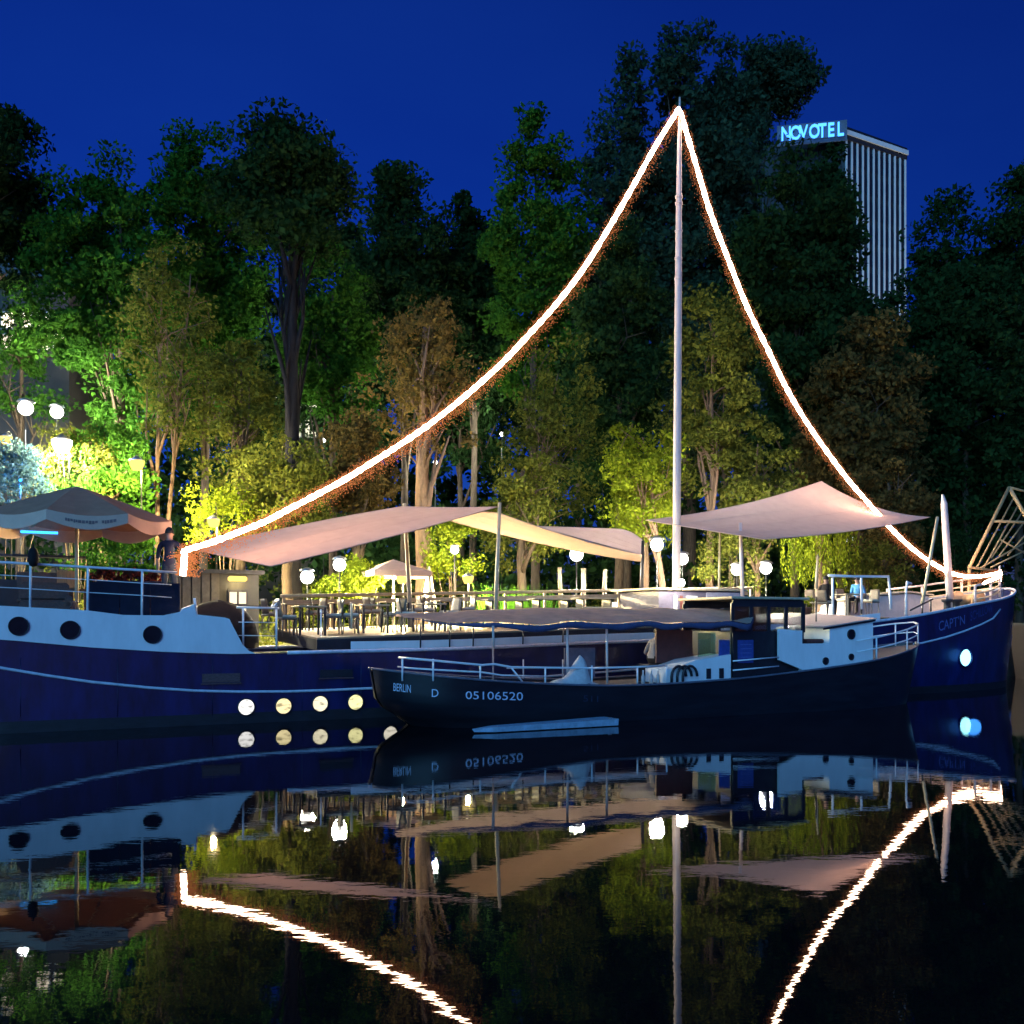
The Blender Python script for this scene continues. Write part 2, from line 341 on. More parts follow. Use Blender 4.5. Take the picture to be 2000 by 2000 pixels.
MB().box((40, QV+0.12, 0.45), (240, 0.24, 2.1)).build('wall_face', M_quay, qw)
for k in range(30):
    MB().box((-12+k*2.0, QV+0.10, QZ-0.02), (1.97, 0.40, 0.16), bev=0.02).build('coping_stone', M_quay, qw)

# ================================================================== THE LONG BARGE
VC = 2.75
BG = frame_thing('sailing_barge', 'long dark blue sailing barge with white stern bulwark, lit portholes and tall mast', 'barge')
sheer_pts = [(-4.6, 2.30)]
for px, py in ((0, 1249), (200, 1266), (440, 1277), (700, 1273), (900, 1268), (1107, 1259), (1400, 1246), (1755, 1209)):
    sheer_pts.append(uz(px, py, 0.0))
sheer_pts += [(29.6, 2.98), (32.5, 3.32), (34.7, 3.72)]
sheer = interp(sheer_pts)
U0, U1 = -4.6, 34.7
def halfb(u, t):                             # t: 0 at keel .. 1 at sheer
    if u < -0.8: b = math.sqrt(max(0, 1-((-0.8-u)/3.8)**2))*VC
    elif u < 26.5: b = VC
    else:
        e = 34.15+0.55*t; q = min(1, max(0, (u-26.5)/(e-26.5))); b = VC*max(0, 1-q**2.3)**(1/1.75)
    return b*(0.90+0.10*min(1, t*1.6)) if (u > 26.5 or u < -0.8) else b*(0.985+0.015*t)
def hull_v(u, z): return VC-halfb(u, (z+0.7)/(sheer(u)+0.7))
def hull_pt(px, py):
    v = 0.0
    for _ in range(12):
        u, z = uz(px, py, v); v = hull_v(min(u, U1-0.02), z)
    return Vector((u, v, z))
su = [U0+(U1-U0)*(0.5-0.5*math.cos(math.pi*i/90)) for i in range(91)]
NZ = 11
hb = MB()
def hv(i, j, side):
    u = su[i]; t = j/(NZ-1); z = -0.7+(sheer(u)+0.7)*t
    return (u, VC-side*halfb(u, t), z)
for side in (1, -1):
    hb.grid(len(su), NZ, lambda a, b, sd=side: hv(round(a*90), round(b*(NZ-1)), sd))
hb.build('hull', M_hull, BG, smooth=True)
for side in (1, -1):
    MB().grid(len(su), 3, lambda a, b, sd=side: (lambda u, z: (u, VC-sd*(halfb(u, (z+.7)/(sheer(u)+.7))+.006), z))(su[round(a*90)], -.15+.40*b)).build('boot_top', mat('boot_top', (.008, .008, .014), .6, var=.6, scale=3, streak=(1, 1, 4)), BG, True)
for px in (40, 230, 415, 590, 705):
    q_ = [hull_pt(px, py) for py in (1285, 1320, 1360, 1400)]
    MB().tube([p_-Vector((0, .002, 0)) for p_ in q_], .007, 4).build('weld_seam', M_hull, BG, True)
# capping rail on the sheer, near and far
for side in (1, -1):
    MB().tube([(u, VC-side*(halfb(u, 1)+0.01), sheer(u)+0.02) for u in su if u > 5.5], 0.05, 6).build('capping_rail', M_line, BG, True)
# decks
dk = MB(); du = [u for u in su if -4.4 < u < 34.4]
dk.grid(len(du), 2, lambda a, b: (du[round(a*(len(du)-1))], VC+(2*b-1)*(halfb(du[round(a*(len(du)-1))], 0.9)-0.05), sheer(du[round(a*(len(du)-1))])-(0.10 if du[round(a*(len(du)-1))] < 25 else 0.62)))
dk.build('main_deck', M_dark, BG)
# rubbing strakes
st = [hull_pt(*p) for p in ((-60, 1292), (0, 1304), (90, 1319), (180, 1332), (290, 1343), (380, 1349), (465, 1351), (560, 1350.5), (640, 1348), (740, 1343.5), (900, 1333), (1150, 1315), (1450, 1289), (1640, 1272), (1800, 1256), (1845, 1245), (1882, 1233), (1915, 1220), (1939, 1208), (1953, 1190))]
MB().tube([p-Vector((0, 0.01, 0)) for p in st], 0.035, 6).build('rubbing_strake', M_line, BG, True)
# white stern bulwark
wtop = [(-160, 1176), (0, 1183), (170, 1192), (240, 1201), (319, 1202), (352, 1195), (356, 1188), (379, 1180), (384, 1200), (439, 1206), (448, 1209), (456, 1225), (474, 1259), (486, 1271), (500, 1276.5)]
top = [uz(px, py, -0.03) for px, py in wtop]
poly = top+[(u, sheer(u)+0.0) for u in [6.2, 4.5, 3, 1.5, 0, top[0][0]] if u < top[-1][0]]
MB().prism(poly, -0.035, 0.05).build('stern_bulwark', M_white, BG)
poly2 = [(u, z) for u, z in poly]
MB().prism(poly2, 2*VC-0.05, 2*VC+0.035).build('far_bulwark', M_white, BG)
for px, py in ((36.5, 1223), (137, 1230.5), (298, 1239.5)):
    u, z = uz(px, py, -0.05)
    p = MB().lathe((u, -0.05, z), [(0.0, 0.0), (0.185, 0.0), (0.185, 0.02), (0.0, 0.02)], 28, 'y').build('porthole', M_port, BG)
    MB().lathe((u, -0.052, z), [(0.183, 0.02), (0.183, -0.012), (0.205, -0.012), (0.205, 0.02)], 28, 'y').build('rim', M_dark, p, True)
# lit lower portholes
PC = [((1.0, 0.98, 0.95), 1.5), ((1.0, 0.84, 0.45), 1.35), ((1.0, 0.90, 0.62), 1.35), ((1.0, 0.94, 0.45), 1.35), ((1.0, 0.93, 0.75), 1.3)]
for i, (px, py) in enumerate(((481, 1381), (554, 1379), (625.5, 1374.5), (694.5, 1371.5), (763, 1368))):
    u, z = uz(px, py, 0.0); v = hull_v(u, z)-0.02
    p = MB().lathe((u, v, z), [(0.0, 0.0), (0.185, 0.0), (0.185, 0.03), (0.0, 0.03)], 28, 'y').build('lit_porthole', port_mat('porthole_light_%d' % i, *PC[i]), BG)
    MB().lathe((u, v, z), [(0.183, 0.03), (0.183, -0.015), (0.21, -0.015), (0.21, 0.03)], 28, 'y').build('rim', M_dark, p, True)
# bow light
p = hull_pt(1884, 1284)
bl = MB().lathe((p.x, p.y-0.04, p.z), [(0.0, -0.02), (0.25, -0.01), (0.30, 0.03), (0.0, 0.03)], 28, 'y').build('bow_light', emit_mat('bow_light_glow', (0.30, 0.85, 1.0), 3.0), BG)
MB().lathe((p.x, p.y-0.04, p.z), [(0.305, 0.06), (0.305, -0.03), (0.34, -0.03), (0.34, 0.06)], 28, 'y').build('rim', M_hull, bl, True)
point('bow_light_lamp', (p.x, p.y-0.35, p.z), 6, (0.05, 0.30, 1.0), 0.25, BG)
# rusty plates on the hull side
for px, py, wd, hg in ((432, 1324, 72, 17), (657, 1315, 68, 15)):
    u, z = uz(px, py, 0); v = hull_v(u, z)
    MB().box((u, v-0.01, z), (wd/84, 0.03, hg/84)).build('hull_plate', M_plate if px < 500 else M_dark, BG)
    MB().box((u, v-0.02, z-hg/168-0.03), (wd/84+.05, 0.05, 0.03)).build('hull_plate_lip', M_plate, BG)
# hull name near the bow
def hull_text(body, pxs, py0, py1, m, parent, htop):
    me = text_mesh(body, 1.0, 0.0); xs = [v.co.x for v in me.vertices]; ys = [v.co.y for v in me.vertices]; x0, x1, y1 = min(xs), max(xs), max(ys)
    for v in me.vertices:
        a = (v.co.x-x0)/(x1-x0); b = v.co.y/y1
        px = pxs[0]+a*(pxs[1]-pxs[0]); base = py0[0]+a*(py0[1]-py0[0]); tp = py1[0]+a*(py1[1]-py1[0])
        q = htop(px, base+(tp-base)*b); v.co = (q.x, q.y-0.012, q.z)
    return add_mesh('lettering', me, m, parent)
def barge_text(body, pxs, py0, py1, m):
    return hull_text(body, pxs, py0, py1, m, BG, hull_pt)
barge_text("CAPT'N", (1833, 1884), (1233, 1219), (1213, 1200), M_letdim)
barge_text('SCHILLOW', (1895, 1938), (1213, 1194), (1195, 1177), mat('letter_paint_dimmer', (0.045, 0.06, 0.22), 0.5))
# anchor pocket at the stem
MB().tube([(34.75, VC, 2.2), (34.85, VC-0.1, 1.9), (34.8, VC-0.15, 1.45)], [0.10, 0.16, 0.10], 8).build('anchor', mat('anchor_blue', (0.03, 0.05, 0.2), 0.5), BG, True)
# stern deck and railing
POOP = 2.44
MB().box((-0.3, VC, POOP-0.06), (8.0, 5.3, 0.10)).build('stern_deck', M_deck, BG)
MB().box((3.72, VC, 2.05), (0.06, 5.2, 0.75)).build('stern_deck_front', M_dark, BG)
MB().box((2.75, 1.15, POOP+0.13), (1.5, 1.3, 0.27)).build('deck_step', M_deck, BG)
RV = 0.06
rl = MB().tube([L(px, py, RV) for px, py in ((-140, 1090), (0, 1098), (90, 1103), (175, 1108), (277, 1114), (345, 1118.5))], 0.028, 8).build('stern_rail', M_rail, BG, True)
for px, ya, yb in ((-70, 1094, 1180), (59, 1101, 1187), (171, 1108, 1197), (277, 1114, 1203)):
    MB().tube([L(px+1, ya, RV), L(px, yb, RV)], 0.027, 8).build('stanchion', M_rail, rl, True)
for pts in (((-140, 1117), (0, 1123), (59, 1126), (171, 1132), (277, 1139), (335, 1142)), ((-140, 1141), (0, 1147), (59, 1150), (171, 1157), (277, 1163), (335, 1167))):
    MB().tube([L(px, py, RV) for px, py in pts], 0.011, 6).build('rail_wire', M_rail, rl, True)
MB().tube([L(380, 1168, RV), L(384, 1206, RV)], 0.03, 8).build('stanchion', M_rail, rl, True)
# well-deck railing
wr = MB().tube([L(462, 1186, 0.15), L(505, 1187, 0.15), L(545, 1188, 0.15)], 0.025, 8).build('well_rail', M_rail, BG, True)
for px, ya, yb in ((475, 1187, 1262), (540, 1188, 1268)):
    MB().tube([L(px, ya, 0.15), L(px, yb, 0.15)], 0.024, 8).build('stanchion', M_rail, wr, True)
for y in (1215, 1241):
    MB().tube([L(466, y, 0.15), L(540, y+1, 0.15)], 0.012, 6).build('rail_wire', M_rail, wr, True)
# raised deck (over the hold): fascia, white coaming strip and its planks
def zf(u, v=0.55): return 2.06+(u-9.0)*0.030+0.045*(v-0.55)
PU0, PU1, PV0, PV1 = 6.7, 26.2, 0.55, 5.0
def slab(v0, v1, z0, z1, u0=PU0, u1=PU1):
    return MB().add([(u, v, zf(u, v)+z) for z in (z0, z1) for u, v in ((u0, v0), (u1, v0), (u1, v1), (u0, v1))], [(3, 2, 1, 0), (4, 5, 6, 7), (0, 1, 5, 4), (1, 2, 6, 5), (2, 3, 7, 6), (3, 0, 4, 7)])
slab(PV0+0.02, PV1-0.02, -0.32, -0.045).build('raised_deck_frame', M_dark, BG)
npk = 16
for k in range(npk):
    wv = (PV1-PV0)/npk
    slab(PV0+k*wv+0.008, PV0+(k+1)*wv-0.008, -0.045, 0.0+0.004*random.random()).build('deck_plank', M_deck, BG)
cs = MB(); cu_ = [7.5+i*0.6 for i in range(31)]
for i in range(30):
    a, b = cu_[i], cu_[i+1]
    cs.add([(u, 0.30, sheer(u)+dz) for u, dz in ((a, 0.0), (b, 0.0), (b, 0.25), (a, 0.25))]+[(u, 0.36, sheer(u)+dz) for u, dz in ((a, 0.0), (b, 0.0), (b, 0.25), (a, 0.25))], [(0, 1, 2, 3), (7, 6, 5, 4), (3, 2, 6, 7)])
cs.build('coaming', M_white, BG)
for px in (822, 879, 925, 1022, 1100):
    MB().tube([L(px, 1215, 0.2), L(px-1, 1270, 0.2)], 0.02, 6).build('rail_post', M_dark, BG, True)
# far-side deck railing: posts, handrail, boards
fr = MB().tube([(u, PV1-0.08, zf(u, PV1)+0.95) for u in (6.8, 12, 18, 24)], 0.05, 8).build('far_rail', M_palewood, BG, True)
for k in range(13):
    u = 6.9+k*1.42
    MB().box((u, PV1-0.08, zf(u, PV1)+0.46), (0.07, 0.07, 0.94)).build('rail_post', M_palewood, fr)
for h in (0.70,):
    slab(PV1-0.10, PV1-0.075, h, h+0.13, 6.9, 23.8).build('rail_board', M_palewood, fr)
# near-side rail posts on the raised deck
for px, ya, yb in ((627, 1190, 1243), (687, 1176, 1229)):
    MB().tube([L(px, ya, 0.65), L(px, yb, 0.65)], 0.035 if px > 650 else 0.02, 8).build('rail_post', M_palewood if px > 650 else M_rail, BG, True)
# mast
mu, mz = uz(1320, 1120, VC); mt_u, mt_z = uz(1327.5, 205, VC)
ms = MB(); 
mp_ = [(mu+(mt_u-mu)*t, VC, sheer(mu)-0.1+(mt_z-sheer(mu)+0.1)*t) for t in (0, .15, .3, .45, .6, .75, .86, .93, .97)]
mast = ms.tube(mp_, [.130, .130, .128, .124, .118, .105, .09, .07, .05], 14).build('mast', M_mast, BG, True)
MB().tube([(mt_u, VC, mt_z-0.62), (mt_u, VC, mt_z+0.25)], [0.055, 0.03], 8).build('mast_truck', M_mast, mast, True)
for py in (385, 398, 452, 505, 545):
    u, z = uz(1327, py, VC)
    MB().lathe((mu+(mt_u-mu)*((z-mz)/(mt_z-mz)), VC, z), [(0.08, -0.04), (0.125, -0.03), (0.125, 0.03), (0.08, 0.04)], 12).build('mast_band', M_mast, mast, True)
MB().box((mu, VC, sheer(mu)+0.45), (0.9, 0.6, 1.1), bev=0.05).build('mast_tabernacle', M_dark, BG)
# deckhouse by the mast (light roof, dark sides, lilac hatch)
dh = MB().box((19.4, 2.9, 2.85), (3.3, 2.2, 1.1), bev=0.04).build('deckhouse', mat('deckhouse_lilac', (0.10, 0.09, 0.14), 0.6), BG)
MB().box((19.3, 2.9, 3.43), (3.6, 2.5, 0.07), bev=0.02).build('deckhouse_roof', M_palewood, dh)
MB().box((20.3, 1.78, 3.0), (1.5, 0.03, 0.7)).build('deckhouse_panel', mat('deckhouse_panel', (0.36, 0.34, 0.42), 0.6), dh)
for x, wd, m in ((18.35, 0.12, M_white), (18.58, 0.1, M_redwood), (18.98, 0.42, M_white)):
    MB().box((x, 1.77, 2.85), (wd, 0.03, 0.75)).build('deckhouse_board', m, dh)
# fore deck: inner bulwark, low house, short mast, boom, post
ib = MB(); iu = [u for u in su if 24.5 < u < 34.45]
for side in (1, -1):
    ib.grid(len(iu), 3, lambda a, b, sd=side: (iu[round(a*(len(iu)-1))], VC-sd*(halfb(iu[round(a*(len(iu)-1))], 0.95)-0.06), sheer(iu[round(a*(len(iu)-1))])-0.60+0.58*b))
ib.build('inner_bulwark', mat('cream_paint', (0.62, 0.54, 0.46), 0.6, var=0.15), BG, True)
fh = MB().prism([(26.9, 2.3), (31.3, 2.6), (31.2, 3.42), (30.2, 3.5), (27.2, 3.28)], 3.3, 4.7).build('fore_house', mat('fore_house_paint', (0.55, 0.48, 0.45), 0.6, var=0.12), BG)
MB().prism([(27.0, 3.30), (30.1, 3.54), (31.4, 3.44), (31.4, 3.50), (30.1, 3.60), (27.0, 3.36)], 3.2, 4.8).build('fore_house_roof', M_palewood, fh)
fm0, fm1 = L(1857, 1196, VC), L(1843, 972, VC)
sm = MB().tube([fm0, fm0.lerp(fm1, .5), fm0.lerp(fm1, .95), fm1+Vector((-.06, 0, .12))], [0.14, 0.135, 0.12, 0.04], 12).build('short_mast', M_mast, BG, True)
MB().tube([L(1801, 1180, 1.6), L(1831, 1010, 1.9)], 0.055, 8).build('boom', M_palewood, BG, True)
dl = MB().tube([L(1770, 1212, 0.25), L(1770, 1150, 0.25), L(1772, 1137, 0.25), L(1778, 1141, 0.28)], [.04, .035, .05, .07], 8).build('davit', M_rail, BG, True)
for a, b in (((1778, 1192), (1822, 1170)), ((1818, 1170), (1818, 1200)), ((1802, 1178), (1801, 1200))):
    MB().tube([L(*a, 0.6), L(*b, 0.6)], 0.03, 6).build('fairlead_bar', M_dark, BG, True)
for px in (1850, 1868):
    q = L(px, 1180, 1.0); MB().lathe((q.x, q.y, q.z-0.25), [(0.16, 0), (0.12, .1), (0.12, .3), (0.2, .36), (0.2, .42)], 12).build('bollard', M_dark, BG, True)
wl = L(1890, 1166, 2.4); MB().lathe((wl.x, wl.y-0.5, wl.z-0.1), [(0.35, 0), (0.35, .1), (0.2, .1), (0.2, .9), (0.35, .9), (0.35, 1.0)], 14, 'y').build('windlass', mat('windlass_wood', (0.4, 0.24, 0.12), 0.6), BG, True)
# bow pulpit
bp_top = [(30.6, VC-2.0), (32.0, VC-1.55), (33.4, VC-0.85), (34.5, VC), (33.4, VC+0.85), (32.0, VC+1.55), (30.6, VC+2.0)]
pul = MB().tube([(u, v, sheer(u)+0.62) for u, v in bp_top], 0.04, 8).build('bow_pulpit', M_mast, BG, True)
for u, v in bp_top:
    MB().tube([(u, v, sheer(u)-0.1), (u, v, sheer(u)+(0.62 if u < 34 else 0.95))], 0.045, 8).build('pulpit_post', M_mast, pul, True)
for h in (0.12, 0.34):
    MB().tube([(u, v, sheer(u)+h) for u, v in bp_top], 0.035, 6).build('pulpit_board', M_palewood, pul, True)
# right-hand deck rail (white hoops)
hoop = MB().tube([L(1618, 1124, 1.1), L(1665, 1126, 1.1), L(1680, 1126, 1.1), L(1735, 1126, 1.1), L(1739, 1165, 1.1), L(1740, 1190, 1.1)], 0.045, 8).build('deck_hoop', M_rail, BG, True)
for px, ya, yb in ((1626, 1128, 1205), (1682, 1128, 1190)):
    MB().tube([L(px, ya, 1.1), L(px+1, yb, 1.1)], 0.04, 8).build('hoop_post', M_rail, hoop, True)
MB().tube([L(1597, 1083, 1.5), L(1594, 1150, 1.5)], [0.02, 0.06], 8).build('flag_staff', M_palewood, BG, True)

# dark covered hump in the well deck
hp = L(425, 1200, 1.3)
hm = MB(); hm.grid(17, 9, lambda a, b: (hp.x+1.0*math.cos(2*math.pi*a)*math.sin(b*math.pi/2), hp.y+0.8*math.sin(2*math.pi*a)*math.sin(b*math.pi/2), 1.75+1.15*math.cos(b*math.pi/2)**0.8+0.03*math.sin(9*a*6.28)))
o = in_frame(hm.build('tarpaulin_cover', M_blackcl, None, True)); tag(o, 'rounded black tarpaulin cover at the forward end of the white stern bulwark', 'tarpaulin')

# ================================================================== SUN SAILS, POLES, ROPE LIGHTS
def sail(corners, sags, label, folds=0.0, belly=0.0, seed=0):
    A, B, Cc, D = [L(*c) for c in corners]
    def edge(p, q, t, s): return p.lerp(q, t)+Vector((0, 0, -s*4*t*(1-t)))
    def fn(a, b):                            # a along A->B / D->C, b from A->D
        e0 = edge(A, B, a, sags[0]); e1 = edge(D, Cc, a, sags[2]); f0 = edge(A, D, b, sags[3]); f1 = edge(B, Cc, b, sags[1])
        p = e0.lerp(e1, b)+f0.lerp(f1, a)-(A.lerp(B, a).lerp(D.lerp(Cc, a), b))
        w_ = 16*a*(1-a)*b*(1-b)
        p.z += -belly*w_ + folds*(math.sin(a*11+b*5+seed)*0.5+noise.noise((a*5, b*5, seed)))*min(1, w_*2)
        return p
    o = in_frame(MB().grid(26, 26, fn).build('sun_sail', M_sail, None, True))
    T_ = [i/14 for i in range(15)]
    for pts in ([fn(t, 0) for t in T_], [fn(t, 1) for t in T_], [fn(0, t) for t in T_], [fn(1, t) for t in T_]): MB().tube(pts, .014, 5).build('hem', M_sail, o, True)
    for a_ in (.25, .5, .75): MB().tube([fn(a_, t) for t in T_], .006, 4).build('seam', M_sail, o, True)
    return tag(o, label, 'sun sail', 'sun sails stretched over the barge')
sail([(372, 1072, 3.0), (529, 1106, 0.5), (971, 990, 2.0), (788, 989, 4.7)], (0.0, 0.05, 0.03, -0.05), 'long pink sun sail rising from the stern to a pole tip', 0.015, -0.10, 1)
sail([(867, 1014, 4.6), (977, 1003, 1.9), (1253, 1084, 1.5), (1251, 1097, 4.4)], (-0.12, 0.08, 0.0, 0.12), 'narrow twisted beige sun sail seen from below in the middle', 0.01, 0.0, 2)
sail([(1048, 1028, 5.6), (1205, 1033, 6.1), (1256, 1056, 5.3), (1253, 1084, 4.7)], (0.0, -0.10, 0.0, 0.0), 'small pink sun sail behind the narrow beige one, left of the mast', 0.01, 0.0, 3)
sail([(1261, 1016, 3.5), (1490, 1053, 0.4), (1817, 1010, 2.25), (1604, 940, 4.2)], (0.0, 0.12, 0.30, 0.20), 'wide pink sun sail with a raised peak right of the mast', 0.02, -0.12, 4)
def pole(a, b, v0, v1, label, r=0.04, m=M_palewood):
    o = in_frame(MB().tube([L(*a, v0), L(*b, v1)], [r*1.15, r*0.9], 10).build('sail_pole', m, None, True)); tag(o, label, 'pole', 'poles that hold up the sun sails')
pole((803, 1226), (790, 984), 3.6, 4.7, 'pale pole under the top corner of the long pink sun sail', 0.06)
pole((967, 1226), (976, 982), 1.7, 1.9, 'pale pole standing at the tip where the pink and beige sails meet', 0.055)
pole((1451, 1190), (1446, 1021), 1.6, 1.6, 'stout grey pole under the left fold of the wide pink sail', 0.06, M_mast)
pole((1404, 1180), (1406, 1036), 3.4, 3.4, 'thin pale pole between the mast and the stout grey pole', 0.035)
pole((1252, 1195), (1256, 1056), 4.6, 4.6, 'dark pole left of the mast where two sails come down', 0.06, M_dark)

def rope(pts, vfun, label, r=0.072):
    pw = [L(px*1.0352, py*1.0352, vfun(i/(len(pts)-1))) for i, (px, py) in enumerate(pts)]
    dense = []
    for i in range(len(pw)-1):
        p0, p1, p2, p3 = pw[max(i-1, 0)], pw[i], pw[i+1], pw[min(i+2, len(pw)-1)]
        for k in range(12):
            t = k/12; dense.append(0.5*((2*p1)+(p2-p0)*t+(2*p0-5*p1+4*p2-p3)*t*t+(3*p1-p0-3*p2+p3)*t**3))
    dense.append(pw[-1])
    th = frame_thing('rope_light', label, 'light string', group='rope lights from the masthead')
    MB().tube(dense, [r*(0.86+0.22*random.random()+0.10*math.sin(i*1.7)) for i in range(len(dense))], 6).build('light_tube', M_rope, th, True)
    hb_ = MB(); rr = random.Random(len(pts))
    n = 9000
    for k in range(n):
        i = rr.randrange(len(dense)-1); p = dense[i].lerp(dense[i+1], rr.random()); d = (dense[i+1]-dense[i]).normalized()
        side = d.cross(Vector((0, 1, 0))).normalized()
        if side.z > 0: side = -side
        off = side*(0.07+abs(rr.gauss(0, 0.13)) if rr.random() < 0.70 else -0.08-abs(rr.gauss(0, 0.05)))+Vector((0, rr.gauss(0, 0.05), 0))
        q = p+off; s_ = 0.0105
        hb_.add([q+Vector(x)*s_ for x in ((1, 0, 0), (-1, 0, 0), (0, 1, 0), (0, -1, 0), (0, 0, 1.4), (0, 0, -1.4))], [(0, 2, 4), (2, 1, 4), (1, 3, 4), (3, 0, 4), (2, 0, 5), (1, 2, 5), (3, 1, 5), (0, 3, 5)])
    o = hb_.build('halo_specks', M_ropehalo, th); o['kind'] = 'stuff'  # glowing specks added to imitate the rope's amber bloom, not real bulbs
    return th
rope([(1281, 205), (1240, 270), (1195, 350), (1150, 428), (1100, 508), (1050, 573), (1000, 629), (950, 682), (900, 728), (850, 770), (800, 808), (750, 842), (700, 874), (650, 905), (600, 932), (550, 958), (500, 984), (450, 1004), (400, 1023), (352, 1038), (348, 1048), (347, 1066), (345, 1086)],
     lambda t: VC+(0.35-VC)*min(1, t*22/19), 'long glowing rope light sagging from the masthead down to the stern')
bow_rope = rope([(1283, 210), (1310, 300), (1340, 400), (1375, 492), (1410, 580), (1450, 662), (1480, 725), (1515, 786), (1555, 845), (1600, 905), (1640, 951), (1680, 996), (1720, 1034), (1760, 1063), (1800, 1083), (1840, 1088), (1888, 1081)],
     lambda t: VC, 'steep glowing rope light from the masthead down to the bow')
MB().tube([(u, v, sheer(u)+0.71+0.05*math.sin(u*5)) for u, v in ((31.2, VC-1.9), (32.0, VC-1.55), (32.7, VC-1.25), (33.4, VC-0.85), (34.0, VC-.45), (34.5, VC))], 0.05, 6).build('bow_loop', M_rope, bow_rope, True)
MB().tube([(34.5, VC, sheer(34.5)+0.95), (34.52, VC-.03, sheer(34.5)+0.5), (34.5, VC, sheer(34.5)+0.1)], 0.035, 6).build('bow_loop', M_rope, bow_rope, True)

# ================================================================== STERN TERRACE
uc = L(150, 950, 2.3)
UM = frame_thing('parasol', 'big brown parasol with a pale valance over the stern deck', 'parasol', uc.x, uc.y, POOP)
RA, HT = 2.18, uc.z-POOP; ED = HT-0.80
um = MB(); n8 = 8; ph = R(22.5+4)
cor = [(RA*math.cos(ph+2*math.pi*k/n8), RA*math.sin(ph+2*math.pi*k/n8)) for k in range(n8)]
def canopy(a, b):
    k = a*n8; i = int(min(k, n8-1e-6)); t = k-i; c0, c1 = cor[i % n8], cor[(i+1) % n8]
    x, y = (c0[0]*(1-t)+c1[0]*t)*b, (c0[1]*(1-t)+c1[1]*t)*b
    return (x, y, HT-(HT-ED)*(b**1.08)-0.10*math.sin(math.pi*t)*b*b)
um.grid(n8*6+1, 9, canopy).build('canopy', M_umb, UM, False, 0.012)
vl = MB()
def valance(a, b):
    x, y, z = canopy(a, 1.0); t = (a*n8) % 1
    return (x*1.005, y*1.005, z-b*(0.22+0.09*math.sin(math.pi*t)))
vl.grid(n8*8+1, 4, valance).build('valance', M_val, UM, False, 0.012)
pl_ = MB().tube([(0, 0, 0), (0, 0, HT-0.1)], 0.045, 12).build('pole', M_palewood, UM, True)
MB().lathe((0, 0, 0), [(0.4, 0), (0.4, 0.06), (0.1, 0.12), (0.06, 0.3)], 16).build('base', M_metal, UM, True)
for k in range(n8):
    MB().tube([(0, 0, HT-0.12), (cor[k][0]*.98, cor[k][1]*.98, ED-0.03)], 0.018, 6).build('rib', M_palewood, UM, True)
# the smudged line of print along the valance
pr = MB(); rr = random.Random(3); a = 0.653
while a < 0.728:
    wd_ = rr.uniform(0.003, 0.006)
    if not (0.6995 < a < 0.7035):
        p0, p1 = Vector(valance(a, 0.35)), Vector(valance(a+wd_*0.8, 0.35)); nrm = Vector((p0.x, p0.y, 0)).normalized()*0.016; hh = rr.uniform(0.05, 0.08)
        pr.add([p0+nrm, p1+nrm, p1+nrm-Vector((0, 0, hh)), p0+nrm-Vector((0, 0, hh))], [(0, 1, 2, 3)])
    a += wd_
pr.build('valance_print', M_ink, UM)['kind'] = 'stuff'
# blue LED strip and blue-lit bar under the parasol
bar = frame_thing('bar_counter', 'low bar with a blue light strip under the parasol at the stern', 'bar', -1.2, 4.2, POOP)
MB().box((0.6, 0, 0.5), (3.8, 0.6, 1.0), bev=0.02).build('counter', M_dark, bar)
q0, q1 = L(-80, 1034, 4.0), L(113, 1041, 4.0)
MB().tube([q0-Vector((-1.2, 4.2, POOP)), q1-Vector((-1.2, 4.2, POOP))], 0.03, 8).build('light_strip', M_blueled, bar, True)
MB().box((0.5, 0.15, 1.62), (4.6, 0.5, 0.05)).build('canopy_shelf', M_dark, bar)
for x in (-1.6, 2.6): MB().box((x, 0.15, 0.8), (0.08, 0.08, 1.6)).build('shelf_post', M_dark, bar)
point('light_strip_lamp', (0.3, -0.35, 1.45), 30, (0.03, 0.25, 1.0), 0.2, bar)
def sofa(px, py, v, label):
    q = L(px, py, v); t = frame_thing('wicker_sofa', label, 'sofa', q.x, v, POOP)
    MB().box((0, 0, 0.22), (1.0, 0.8, 0.40), bev=0.05).build('seat', M_brown, t)
    MB().box((0, 0.36, 0.62), (1.0, 0.18, 0.42), bev=0.06).build('backrest', M_brown, t)
    MB().box((0.47, 0, 0.38), (0.14, 0.8, 0.30), bev=0.05).build('armrest', M_brown, t)
sofa(88, 1150, 0.75, 'brown wicker sofa behind the stern rail below the parasol')
q = L(80, 1085, 3.0); t = frame_thing('bench_back', 'brown wooden bench back left of the parasol pole', 'bench', q.x, 3.0, POOP)
MB().box((0, 0, 0.95), (1.05, 0.06, 0.40), bev=0.01).build('backrest', M_brown, t)
MB().box((0, -0.25, 0.45), (1.05, 0.5, 0.06), bev=0.01).build('seat', M_brown, t)
for x in (-.45, .45): MB().box((x, 0.0, 0.4), (0.07, 0.07, 0.8)).build('leg', M_brown, t)
q = L(132, 1084, 2.7); t = frame_thing('slatted_crate', 'small orange wooden crate beside the parasol pole', 'crate', q.x, 2.7, POOP+0.75)
for k in range(4): MB().box((-0.17+k*0.115, -0.2, 0.22), (0.10, 0.025, 0.42)).build('slat', M_orangewood, t)
MB().box((0, 0, 0.03), (0.46, 0.4, 0.03)).build('base', M_orangewood, t); MB().box((0, 0.2, 0.22), (0.46, 0.025, 0.42)).build('back_panel', M_orangewood, t)
t2 = frame_thing('side_table', 'low dark table under the orange crate', 'table', q.x, 2.7, POOP)
MB().box((0, 0, 0.72), (0.9, 0.6, 0.05)).build('tabletop', M_brown, t2)
